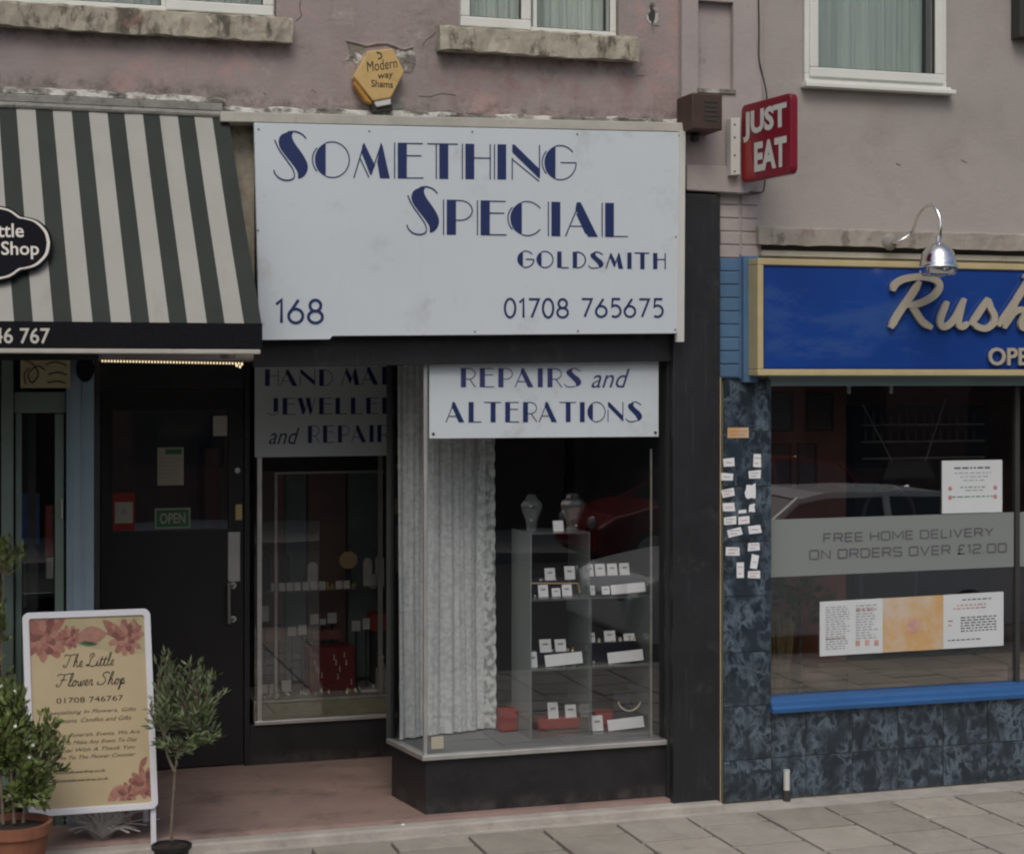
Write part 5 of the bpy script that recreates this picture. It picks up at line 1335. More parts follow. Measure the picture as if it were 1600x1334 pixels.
# hanging signs
o = fbox('hanging_board', 32, 556, 110, 606, 'poster_pale', Y=yf - .03, t=.012, parent=None, bevel=.003)
tag(o, 'cream board with a faded floral scroll above the flower shop door', 'sign')
q = MB()
for pts in ([(38, 562), (52, 570), (60, 585), (50, 598), (44, 585), (58, 572), (70, 578)], [(40, 600), (38, 585), (46, 575)], [(72, 570), (84, 566), (96, 568), (104, 572)], [(76, 585), (90, 582), (104, 586)], [(74, 598), (90, 596), (102, 599)]):
    v = [P(a, b, yf - .031) for a, b in pts]; q.tube(catmull(v, 4), .0035, 5)
obj('scrollwork', q, 'wire', o)
q = MB(); cen = P(133, 576, yf - .04); q.lathe([(0, .012), (.04, .012), (.047, 0)], (0, 0, 0), 20, axis=(0, -1, 0)); q.v = [Vector((v.x, v.y, v.z * 1.5)) + cen for v in q.v]
tag(obj('oval_plaque', q, 'valance'), 'small dark oval plaque beside the cream board over the flower shop door', 'plaque')
# goods behind the door glass
for nm, lab, x0, y0, x1, y1, mm, Y in [('poster', 'blue and red poster behind the flower shop door glass', 34, 770, 62, 850, 'bucket_blue', .55), ('gift_bag', 'upper red and white gift bag behind the flower shop door', 70, 790, 84, 870, 'bucket_red', .6),
                              ('flower_bucket', 'brown mixed bouquet low behind the flower shop door', 36, 860, 60, 950, 'bouquet', .55), ('gift_box', 'small pale gift box below the red bag', 72, 872, 84, 905, 'card_old', .6)]:
    q = MB(); a, b = X(x0, Y), X(x1, Y); za, zb_ = Z(50, y1, Y), Z(50, y0, Y); q.box(a, b, Y, Y + .06, za, zb_); tag(obj(nm, q, mm, bevel=.006), lab, nm.split('_')[-1])
q = MB(); q.box(-.3, .30, .54, .74, .02, Z(50, 951, .55)); q.box(.0, .30, .59, .7, Z(50, 951, .55) + .001, Z(50, 906, .6)); tag(obj('display_table', q, 'interior_dark'), 'dark table holding goods behind the flower shop door', 'table')

# ------------------------------------------------------------------ display window contents
YC = .27; DC = .36
cx_ = [X(829, YC), X(922, YC), X(1017, YC)]
cz_ = [zsill + .001, Z(875, 1045, YC), Z(875, 936, YC), Z(875, 832, YC)]
wh = {0: 'bottom', 1: 'middle', 2: 'top'}
for ci in (0, 1):
    for ri in range(3 if ci == 0 else 2):
        x0, x1 = cx_[ci] + (.004 if ci else 0), cx_[ci + 1] - .001; z0, z1 = cz_[ri] + (.0 if ri == 0 else .001), cz_[ri + 1] - .001
        K = thing('display_cube', 'clear acrylic display cube, %s of the %s stack in the corner window' % (wh[ri], 'left' if ci == 0 else 'right'), 'display cube', ((x0 + x1) / 2, YC, z0), 'acrylic display cubes')
        for nm, b in [('side_panel', (x0, x0 + .006, YC, YC + DC, z0, z1)), ('side_panel', (x1 - .006, x1, YC, YC + DC, z0, z1)), ('base_panel', (x0 + .007, x1 - .007, YC, YC + DC, z0, z0 + .006)), ('top_panel', (x0 + .007, x1 - .007, YC, YC + DC, z1 - .006, z1))]:
            q = MB(); q.box(*b); obj(nm, q, ('acrylic_edge' if b[0] == x0 and ci == 0 else 'acrylic_mid') if nm == 'side_panel' else 'acrylic', K)
lev = {0: cz_[0] + .009, 1: cz_[1] + .009, 2: cz_[2] + .009, 3: cz_[3] + .001}
# tiered velvet risers on each shelf
where = {(0, 0): 'bottom left', (0, 1): 'middle left', (0, 2): 'top left', (1, 0): 'bottom right', (1, 1): 'middle right', (1, 2): 'upper right'}
rt = {}
for ci in (0, 1):
    for ri in (1, 2):
        x0, x1 = cx_[ci] + .02, cx_[ci + 1] - .02
        q = MB(); py = {(0, 2): 906, (1, 2): 902, (0, 1): 1018, (1, 1): 1006}[(ci, ri)]
        zt_ = Z(875, py, .42); rt[(ci, ri)] = zt_
        q.box(x0, x1, .41, .60, lev[ri], zt_)
        tag(obj('velvet_riser', q, 'velvet', bevel=.006), 'dark velvet riser block on the %s display shelf' % where[(ci, ri)], 'display block', 'velvet risers in the corner window')
def card(x0, y0, x1, y1, Y, zb_, desc, name='price_card', tilt=0, m='card', grp='price cards in the corner window', cat='card'):
    a, b = X(x0, Y), X(x1, Y); h = (y1 - y0) / F_PX * (Y + 9) * 1.02
    q = MB(); lean = .25 * h
    q.hexa([(a, Y, zb_), (b, Y, zb_), (b, Y + lean, zb_ + h), (a, Y + lean, zb_ + h), (a, Y + .004, zb_), (b, Y + .004, zb_), (b, Y + lean + .003, zb_ + h), (a, Y + lean + .003, zb_ + h)])
    if tilt: q.rot(Matrix.Rotation(radians(-tilt), 3, 'Y'), ((a + b) / 2, Y, zb_)); mn = min(v.z for v in q.v); q.move((0, 0, zb_ - mn))
    o = tag(obj(name, q, m), desc, cat, grp)
    if name == 'price_card' and x1 - x0 < 22:
        w = b - a; q = MB(); q.add([(a + w * .25, Y + lean * .55 - .002, zb_ + h * .55), (b - w * .25, Y + lean * .55 - .002, zb_ + h * .55), (b - w * .25, Y + lean * .7 - .002, zb_ + h * .7), (a + w * .25, Y + lean * .7 - .002, zb_ + h * .7)], [(0, 1, 2, 3)])
        obj('price_print', q, 'print_grey', o)
    return o
def row(items, Y, zb_, shelf, kind):
    words = {1: ['only'], 2: ['left', 'right'], 3: ['left', 'middle', 'right'], 4: ['first', 'second', 'third', 'fourth'], 5: ['first', 'second', 'third', 'fourth', 'fifth'], 9: ['first', 'second', 'third', 'fourth', 'fifth', 'sixth', 'seventh', 'eighth', 'last']}[len(items)]
    for w, it in zip(words, items):
        card(*it, Y, zb_, 'small white card, %s from the left in the %s of the %s' % (w, kind, shelf) if len(items) > 3 else 'small white card, %s one in the %s of the %s' % (w, kind, shelf))
row([(852, 887, 868, 906), (883, 883, 899, 904)], .43, rt[(0, 2)], 'top left display cube', 'back row')
row([(920, 883, 928, 902), (931, 881, 946, 900), (950, 879, 965, 898), (969, 878, 984, 897)], .43, rt[(1, 2)], 'right stack top', 'back row')
row([(842, 916, 857, 935), (863, 918, 876, 931), (879, 916, 894, 934)], .33, lev[2], 'top left display cube', 'front row')
row([(923, 912, 930, 927), (941, 914, 953, 927)], .33, lev[2], 'right stack top', 'front row')
row([(844, 998, 862, 1018), (868, 996, 885, 1015)], .43, rt[(0, 1)], 'middle left display cube', 'back row')
row([(922, 990, 930, 1005), (945, 987, 962, 1004), (975, 987, 992, 998)], .43, rt[(1, 1)], 'lower right display cube', 'back row')
card(828, 1016, 840, 1040, .32, lev[1], 'upright white card at the left front of the middle left cube')
row([(857, 1099, 873, 1124), (884, 1100, 901, 1120)], .45, .45, 'bottom left display cube', 'red cloth row')
card(926, 1115, 943, 1139, .33, lev[0], 'upright white card at the left front of the bottom right cube')
for (x0, y0, x1, y1, ri, ds) in [(956, 912, 1009, 927, 2, 'long white card tilted on the top of the right stack'), (853, 1023, 911, 1041, 1, 'long white card at the front of the middle left cube'),
                         (951, 1018, 1006, 1035, 1, 'long white card at the front of the shelf inside the right stack'), (951, 1124, 1007, 1141, 0, 'long white card at the front of the bottom right cube')]:
    card(x0, y0, x1, y1, .31, lev[ri], ds, 'long_card', tilt=3.2)
q = MB(); rnd = random.Random(17)
for (ci, ri) in rt:
    for i in range(12):
        yv = rnd.choice([.415, .44, .36, .38]); zz = rt[(ci, ri)] if yv > .41 else lev[ri]; r_ = rnd.uniform(.003, .006)
        q.lathe([(r_, 0), (r_ * 1.2, r_), (r_ * .6, r_ * 2.2), (0, r_ * 2.6)], (rnd.uniform(cx_[ci] + .04, cx_[ci + 1] - .04), yv, zz), 6)
tag(obj('rings', q, 'pearl'), 'tiny rings and studs scattered between the cards on the display cubes', 'jewellery', kind='stuff')
# red cloth covered plinths in the bottom cubes
q = MB(); x0, x1 = X(782, .5), cx_[0] - .004; 
q.box(x0, x1, .50, .60, zsill + .001, Z(800, 1108, .5)); tag(obj('red_box', q, 'red_cloth', bevel=.006), 'red box left of the bottom display cube by the lace curtain', 'box')
for ci, (a, b) in enumerate([(840, 905), (930, 975)]):
    q = MB(); q.box(X(a, .45), X(b, .45), .44, .56, lev[0], .45 if ci == 0 else Z(950, 1112, .45))
    tag(obj('cloth_block', q, 'red_cloth', bevel=.01), 'red cloth covered block inside the bottom %s display cube' % ('left' if ci == 0 else 'right'), 'display block', 'red cloth blocks')
q = MB(); cN = P(981, 1088, .34); q.tube([cN + Vector((.072 * cos(radians(a)), -.03 + .0 * a, .072 * sin(radians(a)) * 1.05)) for a in range(195, 350, 12)], .0045, 7)
nk = tag(obj('necklace', q, 'pearl'), 'pale curved necklace on a dark bust in the bottom right cube', 'necklace')
q = MB(); zb3 = lev[0]; q.grid(lambda u, v: Vector((cN.x + (u - .5) * (.17 - .05 * v) , .36 + .05 * v - .045 * sin(pi * u), zb3 + (cN.z + .03 - zb3) * v)), 8, 5); tag(obj('necklace_bust', q, 'velvet', smooth=True), 'dark velvet bust holding the pale necklace', 'display stand')
q = MB(); q.tube([P(826, 911, .36), P(903, 911, .36)], .004, 6); q.tube([P(903, 911, .36), P(906, 926, .36)], .006, 6); tag(obj('bangle_rail', q, 'gold'), 'thin gold display rail across the top left cube', 'rail')
for i, (x, y, ri, Y) in enumerate([(936, 1003, 1, .43), (969, 1004, 1, .43), (984, 1004, 1, .43), (991, 1004, 1, .43), (895, 1016, 1, .43)]):
    p = P(x, y, Y); q = MB(); zz = rt[(1, 1)] if x > 920 else rt[(0, 1)]; q.lathe([(.0, .022), (.008, .018), (.007, .008), (.010, .0), (0, 0)], (p.x, Y, zz), 8)
    tag(obj('ring_stand', q, 'pearl' if i != 4 else 'gold'), ['tiny pale ring stand between the first two back cards of the right cube', 'tiny pale ring stand behind the long card in the right cube', 'tiny ring stand below the third card in the right cube', 'tiny ring stand at the right end of the right cube row', 'tiny gold ring stand right of the middle left cube cards'][i], 'ring stand', 'ring stands')
# glass busts and card on the top
def bust(px, Y, top, m, label, k=1.):
    zb_ = lev[3]; H = Z(px, top, Y) - zb_; w = .065 * k; q = MB()
    prof = [(.0, 0), (.62, 0), (.50, .08), (.62, .28), (1.05, .58), (1.15, .70), (.95, .80), (.62, .86), (.55, .96), (.30, 1.0), (.0, 1.0)]
    q.lathe([(a * w, b * H) for a, b in prof], (X(px, Y), Y, zb_), 7); q.v = [Vector((v.x, Y + (v.y - Y) * .5, v.z)) for v in q.v]
    tag(obj('glass_bust', q, m, smooth=False), label, 'bust', 'glass busts on the top cube')
bust(830, .40, 772, 'acrylic', 'dark glass display bust on the left of the top cube', .9); bust(894, .40, 770, 'clear_vase', 'sparkling clear glass bust on the right of the top cube', 1.05)
card(865, 806, 881, 823, .34, lev[3], 'square white card between the two glass busts', 'top_card')
for i, (x, y) in enumerate([(829, 791), (830, 813), (900, 821)]):
    p = P(x, y, .345); q = MB(); q.lathe([(0, -.008), (.008, 0), (0, .008)], p, 6, axis=(0, 1, 0)); tag(obj('earring', q, 'pearl'), ['glinting stud high on the dark glass bust', 'gold drop low on the dark glass bust', 'white stud at the foot of the clear bust'][i], 'earring', 'earrings on the glass busts')
# sticker low in the corner
o, c = sheet('sticker', 674, 1150, 693, 1169, .037, 'paper_cream', 'small square yellowed sticker low beside the chrome corner post', 'sticker')
# lace curtain
def lace_curtain(x0, x1, Y0, Y1, z0, z1, nf, name, label, m, amp=.028, scallop=False, seed=1):
    rnd = random.Random(seed); ph = [rnd.uniform(0, 6) for _ in range(4)]; nu = nf * 10; nv = 60 if scallop else 12
    def f(u, v):
        z = z0 + (z1 - z0) * v
        x = x0 + (x1 - x0) * u + .012 * sin(u * 9 + v * 2 + ph[0]) * (1 - v)
        if scallop: x += u ** 8 * .008 * abs(sin(v * pi * 26)) - u ** 8 * (.02 * max(0, v - .85) * 6)
        y = Y0 + (Y1 - Y0) * u + amp * sin(u * nf * 2 * pi + 1.6 * sin(u * 8 + ph[3]) + .7 * sin(v * 2 + ph[1]) + ph[2]) * (.65 + .35 * sin(v * 3 + u * 14)) + amp * .35 * sin(u * nf * 4.7 * pi + ph[0] + v)
        return Vector((x, y, z))
    q = MB(); q.grid(f, nu, nv); o = obj(name, q, m, smooth=True); tag(o, label, 'curtain'); return o
zc0 = Z(700, 1146, .5); 
cur = lace_curtain(X(619, .47), X(757, .60), .44, .58, zc0, 2.47, 6, 'lace_curtain', 'long white lace curtain hanging in folds in the corner display window', 'lace', amp=.02, scallop=False, seed=4)
bord = MB(); rnd = random.Random(8)
xa_, xb_ = X(745, .60), X(772, .60)
def fb(u, v):
    z = zc0 + (2.47 - zc0) * v; return Vector((xa_ + (xb_ - xa_) * u + (.007 * abs(sin(v * pi * 22)) - .03 * max(0, v - .6)) * u, .585 + .012 * sin(v * 7 + u * 4), z))
bord.grid(fb, 6, 132); b_o = obj('scalloped_border', bord, 'lace_border', cur, smooth=True)
cn = P(715, 700, .46)
# net curtains upstairs
def net(h, x0, x1, Y, m, label, nf, seed): lace_curtain(x0, x1, Y, Y, h[2] - .06, h[3] - .05, nf, 'net_curtain', label, m, .022, seed=seed)
net(LW, LW[0], LW[1] - .02, .20, 'net_grey', 'dark grey net curtain in the upper left house window', 22, 2)
net(MW, MW[0], MW[1], .20, 'net', 'grey striped net curtain in the upper middle house window', 12, 3)
net(RW, RW[0] + .10, RW[1] - .05, .20, 'net_green', 'pale green net curtain in the upper right house window', 8, 5)

# ------------------------------------------------------------------ recessed rear window contents
Yg = YB + .25
gzs = Z(500, 918, Yg)
q = MB(); q.box(X(412, Yg), X(550, Yg), Yg - .10, Yg + .12, gzs - .008, gzs); tag(obj('glass_shelf', q, 'acrylic'), 'upper glass shelf of jewellery in the recessed rear window', 'shelf', 'glass shelves in the rear window')
q = MB(); q.box(X(575, Yg), 2.5, Yg - .10, Yg + .12, gzs - .012, gzs - .004); tag(obj('glass_shelf', q, 'acrylic'), 'short right hand glass shelf in the recessed rear window', 'shelf', 'glass shelves in the rear window')
ws = ['first', 'second', 'third', 'fourth', 'fifth', 'sixth', 'seventh', 'eighth', 'last']
for w, x in zip(ws, [424, 436, 448, 460, 473, 486, 499, 525, 537]):
    card(x, 905, x + 10, 917, Yg - .09, gzs, 'little grey card, %s from the left along the rear window glass shelf' % w, 'shelf_card', m='card_old', grp='little cards along the rear window shelf')
oz = P(544, 862, Yg); q = MB(); hh = [( .062 * cos(radians(22.5 + 45 * i)), .058 * sin(radians(22.5 + 45 * i)) + .06) for i in range(8)]
q.prism(hh, (X(544, Yg), Yg, Z(544, 887, Yg) - .01), (1, 0, 0), (0, 0, 1), (0, -1, 0), .012)
tag(obj('octagonal_plaque', q, 'cream', bevel=.003), 'cream octagonal display plaque above the shelf in the rear window', 'plaque')
q = MB(); q.box(X(540, Yg), X(549, Yg), Yg - .005, Yg + .01, gzs, Z(544, 886, Yg)); tag(obj('plaque_stand', q, 'velvet'), 'thin dark stand under the cream octagonal plaque', 'stand')
rnd = random.Random(11)
for i, (x, y, w, h, mm, lb) in enumerate([(489, 878, 16, 22, 'card_old', 'grey arched earring display stand on the rear glass shelf'), (416, 866, 14, 12, 'panel_teal', 'pale grey jewel box left of the inner frame'), (447, 866, 12, 10, 'panel_teal', 'dim grey jewel box right of the inner frame'), (575, 872, 14, 10, 'card_old', 'grey card right of the octagonal plaque'), (594, 868, 14, 16, 'card_old', 'grey jewel stand at the right end above the rear shelf'), (585, 897, 10, 12, 'card_old', 'small pale jewel card at the rear window right end')]):
    p = P(x, y + h, Yg + .03); q = MB(); ww = w / F_PX * 10.8; H = h / F_PX * 10.8
    zb_ = gzs if x < 560 else gzs - .004
    zt_ = p.z + H; q.prism([(-ww / 2, 0), (ww / 2, 0), (ww / 2, zt_ - zb_ - ww * .3), (ww * .2, zt_ - zb_), (-ww * .2, zt_ - zb_), (-ww / 2, zt_ - zb_ - ww * .3)], (p.x, Yg + .05, zb_), (1, 0, 0), (0, 0, 1), (0, -1, 0), .01)
    tag(obj('jewel_stand', q, 'interior_grey' if i in (1, 2) else mm), lb, 'display stand')
q = MB()
for i in range(34):
    x = 478 + i * 2.3; p = P(x + rnd.uniform(-1, 1), 900, Yg - .03 + rnd.uniform(-.04, .05)); r_ = rnd.uniform(.004, .009); h_ = rnd.uniform(.0, .03)
    q.lathe([(0, 0), (r_, r_ * .6), (r_ * .8, r_ * 1.6 + h_), (0, r_ * 2 + h_)], (p.x, p.y, gzs), 6)
tag(obj('gold_jewellery', q, 'gold'), 'scattered small gold jewellery along the rear window shelf', 'jewellery', kind='stuff')
q = MB(); rnd = random.Random(31)
for i in range(60):
    px_, yy_ = rnd.uniform(412, 600), YB + rnd.uniform(.10, .34); r_ = rnd.uniform(.004, .010)
    q.lathe([(0, 0), (r_, r_ * .6), (r_ * .7, r_ * 2), (0, r_ * 3)], (X(px_, yy_), yy_, zl + .012), 6)
tag(obj('silver_jewellery', q, 'pearl'), 'scattered small silver jewellery along the rear window floor', 'jewellery', kind='stuff')
# tiers of cloth and cards
for (x0, y0, x1, y1, mm, lb) in [(404, 975, 442, 1000, 'pink_cloth', 'pink cloth tier at the left of the rear window'), (486, 985, 534, 1001, 'pink_cloth', 'narrow pink cloth tier in the middle of the rear window'), (580, 962, 625, 990, 'red_cloth', 'rusty cloth tier at the right of the rear window')]:
    q = MB(); Y = YB + .38; q.box(X(x0, Y), X(x1, Y), Y, Y + .14, Z(500, y1, Y), Z(500, y0, Y)); o = tag(obj('cloth_tier', q, mm, bevel=.008), lb, 'display tier', 'cloth tiers in the rear window')
    q = MB(); q.box(X(x0 + 4, Y), X(x1 - 4, Y), Y + .02, Y + .13, zl + .012, Z(500, y1, Y)); obj('column', q, 'interior_dark', o)
def rcard(items, ds, Yc, m='card_old'):
    for (x0, y0, x1, y1), d_ in zip(items, ds):
        q = MB(); a, b = X(x0, Yc), X(x1, Yc); z0, z1 = Z(500, y1, Yc), Z(500, y0, Yc); q.box(a, b, Yc, Yc + .005, z0, z1)
        o = tag(obj('price_card', q, m), d_, 'card', 'price cards in the rear window')
        q = MB(); q.box((a + b) / 2 - .004, (a + b) / 2 + .004, Yc + .006, Yc + .012, zl + .012, z1 - .01); obj('prop', q, 'velvet', o)
rcard([(409, 943, 420, 967)], ['yellowed upright card left of the inner frame, halfway down'], YB + .36)
rcard([(450, 977, 463, 991), (466, 975, 479, 990)], ['grey square card, left of the pair beside the inner frame', 'grey square card, right of the pair beside the inner frame'], YB + .34)
rcard([(485, 959, 498, 975), (500, 967, 509, 976), (512, 958, 526, 974)], ['left card standing on the middle pink tier', 'smallest card in the middle of the pink tier', 'right card standing on the middle pink tier'], YB + .375)
rcard([(550, 972, 563, 988), (567, 969, 578, 986)], ['left card of the pair beside the rusty tier', 'right card of the pair beside the rusty tier'], YB + .34)
rcard([(409, 1064, 419, 1079), (421, 1064, 433, 1079), (440, 1060, 455, 1077)], ['bottom left corner card of the rear window', 'card just left of the inner frame foot', 'card just right of the inner frame foot'], YB + .22)
q = MB(); Y = YB + .25; q.box(X(484, Y), X(556, Y), Y, Y + .2, zl + .012, Z(520, 1011, Y)); rb = obj('red_jewel_box', q, 'red_velvet', bevel=.01); tag(rb, 'deep red velvet box with dangling jewellery in the rear window', 'box')
q = MB(); rnd = random.Random(6)
for (x, y) in [(492, 1030), (494, 1040), (522, 1022), (525, 1030), (538, 1018), (531, 1040), (528, 1052), (541, 1030), (549, 1060), (503, 1050)]:
    p = P(x, y, Y - .003); q.tube([p, p - Vector((0, 0, .028))], .0028, 5); q.lathe([(0, -.006), (.006, 0), (0, .006)], p - Vector((0, 0, .03)), 6)
obj('pendant', q, 'pearl', rb)['kind'] = 'stuff'
q = MB(); Y = YB + .2; p = P(598, 1080, Y); q.box(X(590, Y), X(604, Y), Y, Y + .05, zl + .012, Z(598, 1044, Y)); q.lathe([(.012, 0), (.022, .01), (.012, .04), (.006, .05), (.014, .06), (.014, .075), (0, .085)], (X(598, Y), Y + .02, Z(598, 1044, Y)), 10)
tag(obj('figurine', q, 'card_old'), 'small pale figurine on a white block at the rear window right end', 'figurine')
q = MB(); q.box(X(562, Y), X(600, Y), Y - .06, Y - .01, zl + .013, zl + .028); tag(obj('flat_tray', q, 'card_old'), 'flat pale tray in front of the small figurine', 'tray')

# ------------------------------------------------------------------ A-board
ya_ = -.10
bl, br, tl, tr = P(45, 1276, ya_), P(249, 1262, ya_), P(35, 959, ya_ + .02), P(246, 960, ya_ + .02)
AB2 = thing('pavement_sign', 'white framed A-board with a tan floral poster standing on the pavement', 'sign', (bl.lerp(br, .5).x, ya_ + .1, 0))
w_ = (br - bl).length; h_ = 1.0 * ((tl - bl).length); ux = (br - bl).normalized(); lean = Vector((0, .12, .993)).normalized()
O = bl.copy(); uz = ((tl - bl).normalized() + Vector((0, .10, 0))).normalized(); un = ux.cross(uz).normalized(); un = un if un.y < 0 else -un
w_ = (P(247, 1262, ya_) - bl).length
def board_poly(pts, lift, d, m, name, par=AB2, bevel=0):
    q = MB(); q.prism(pts, O + un * lift, ux, uz, un, d); return obj(name, q, m, par, bevel=bevel)
def rr(x0, y0, x1, y1, r): return [(p[0] + x0, p[1] + y0) for p in rrect(x1 - x0, y1 - y0, r, 6)]
ring_o = rr(0, 0, w_, h_, .035); ring_i = rr(.032, .032, w_ - .032, h_ - .032, .012)
q = MB(); n = len(ring_o)
lo = [O + ux * a + uz * b for a, b in ring_o]; li = [O + ux * a + uz * b for a, b in ring_i]
d_ = un * .018
q.add([p + d_ for p in lo] + [p + d_ for p in li] + lo + li, [(i, (i + 1) % n, n + (i + 1) % n, n + i) for i in range(n)] + [(2 * n + i, 2 * n + (i + 1) % n, (i + 1) % n, i) for i in range(n)] + [(n + i, n + (i + 1) % n, 3 * n + (i + 1) % n, 3 * n + i) for i in range(n)])
obj('frame', q, 'frame_silver', AB2, bevel=.003)
poster = board_poly(ring_i, .001, .006, 'poster_tan', 'poster')
def pp(pts, lift, m, name, mb=None):
    q = mb or MB(); q.add([O + ux * a * w_ + uz * b * h_ + un * lift for a, b in pts], [tuple(range(len(pts)))]); return obj(name, q, m, poster) if mb is None else None
# pale band at the top with a curved lower edge
pp([(.06, .965), (.06, .80)] + [(.06 + .88 * t / 10, .80 + .028 * sin(t / 10 * pi * 1.6)) for t in range(1, 11)] + [(.94, .965)], .0078, 'poster_pale', 'pale_band')
def rosette(cx, cy, R, seed, clip=(.055, .945, .05, .965)):
    rnd = random.Random(seed); layers_ = {'rose_light': MB(), 'rose': MB(), 'rose_dark': MB()}
    asp = w_ / h_; l = .0084
    for ring, (rr_, n_) in enumerate([(1., 11), (.78, 10), (.55, 8), (.34, 6), (.16, 4)]):
        for k in range(n_):
            a = 2 * pi * k / n_ + ring * .5 + rnd.uniform(-.15, .15); L_ = R * rr_; pts = []
            for t in range(9):
                ph_ = pi * t / 8; rad = L_ * (.52 + .48 * sin(ph_)) * rnd.uniform(.95, 1.04); aa = a + (t / 8 - .5) * 2 * pi / n_ * 1.25
                pts.append((cx + rad * cos(aa), cy + rad * sin(aa) * asp))
            pts.append((cx, cy))
            pts = [(min(max(x, clip[0]), clip[1]), min(max(y, clip[2]), clip[3])) for x, y in pts]
            l += .00005; lay_ = layers_[['rose_light', 'rose', 'rose_dark'][(ring + k) % 3 if ring else k % 2]]
            lay_.add([O + ux * x * w_ + uz * y * h_ + un * l for x, y in pts], [tuple(range(len(pts)))])
    for k, mb in layers_.items():
        if mb.f: obj('printed_flower', mb, k, poster)
rosette(.16, .885, .21, 1); rosette(.80, .86, .15, 2); rosette(.36, .87, .10, 5); rosette(.90, .13, .13, 3); rosette(.76, .085, .09, 4)
def leafp(x0, y0, x1, y1, wd, m='rose'):
    n_ = 8; dx, dy = x1 - x0, y1 - y0; pts = []
    for s in (1, -1):
        rng = range(n_ + 1) if s == 1 else range(n_ - 1, 0, -1)
        for t in rng: u = t / n_; k = sin(pi * u) * wd * s; pts.append((x0 + dx * u - dy * k, y0 + dy * u + dx * k))
    pts = [(min(max(x, .055), .945), min(max(y, .05), .965)) for x, y in pts]
    pp(pts, .0083, m, 'printed_leaf')
leafp(.40, .87, .66, .88, .18, 'rose_light'); leafp(.62, .95, .74, .87, .2); leafp(.88, .95, .80, .87, .2, 'rose_light'); leafp(.42, .84, .58, .83, .08, 'print_green'); leafp(.86, .96, .93, .88, .06, 'print_green'); leafp(.6, .03, .72, .13, .2, 'rose_light'); leafp(.86, .2, .93, .26, .2)
q = MB()
def at_b(s, u0, u1, v0, v1, off=.0, shear=0.):
    a = O + ux * u0 * w_ + uz * v0 * h_ + un * .0078; text(q, s, a, a + ux * (u1 - u0) * w_, a + uz * (v1 - v0) * h_, off, lift=.001, n=un, shear=shear)
def scriptline(s, u0, u1, v0, v1, rnd=random.Random(9)):
    at_b(s, u0, u1, v0, v1, -.004, .4)
for s_, u0, u1, v0, v1 in [('The Little', .30, .70, .722, .785), ('Flower Shop', .24, .78, .628, .690)]:
    a = O + ux * u0 * w_ + uz * v0 * h_ + un * .0078; script(q, s_, a, a + ux * (u1 - u0) * w_, a + uz * (v1 - v0) * h_, un)
obj('lettering', q, 'ink', poster)
q = MB(); at_b('01708 746767', .24, .76, .545, .572, 0); obj('lettering', q, 'wire', poster)
q = MB()
for s, u0, u1, v in [('Specialising In Flowers, Gifts', .15, .86, .485), ('Balloons, Candles and Gifts', .20, .82, .445), ('Wedding, Funerals, Events, We Are', .12, .88, .372), ('Happy To Make Any Event To Day', .14, .86, .335), ('Special With A Thank You', .18, .84, .298), ('Pop In To The Flower Counter', .16, .84, .262)]:
    scriptline(s, u0, u1, v, v + .024)
obj('lettering', q, 'ink', poster)
q = MB(); at_b('www.thelittleflowershop.co.uk', .12, .60, .195, .213, .01); at_b('info@thelittleflowershop.co.uk', .12, .62, .155, .173, .01); obj('lettering', q, 'ink', poster)
for (xo, yo, back) in [(.02, 0, 0), (w_ - .035, 0, 0), (.02, 0, 1), (w_ - .035, 0, 1)]:
    q = MB(); pt = O + ux * xo; top_ = pt + uz * .06 if not back else pt + uz * (h_ - .03) - un * .02
    bt = Vector((pt.x, ya_ - .012, 0.0)) if not back else Vector((pt.x + .0, ya_ + .42, FZ))
    q.hexa([bt + Vector((0, 0, 0)), bt + Vector((.026, 0, 0)), top_ + Vector((.026, 0, 0)), top_, bt + Vector((0, .02, 0)), bt + Vector((.026, .02, 0)), top_ + Vector((.026, .02, 0)), top_ + Vector((0, .02, 0))])
    obj('leg', q, 'frame_silver', AB2, bevel=.002)
q = MB(); q.prism(rr(.02, .0, w_ - .02, h_ - .03, .03), O - un * .02, ux, uz, un, .018); obj('backing', q, 'interior_grey', AB2)

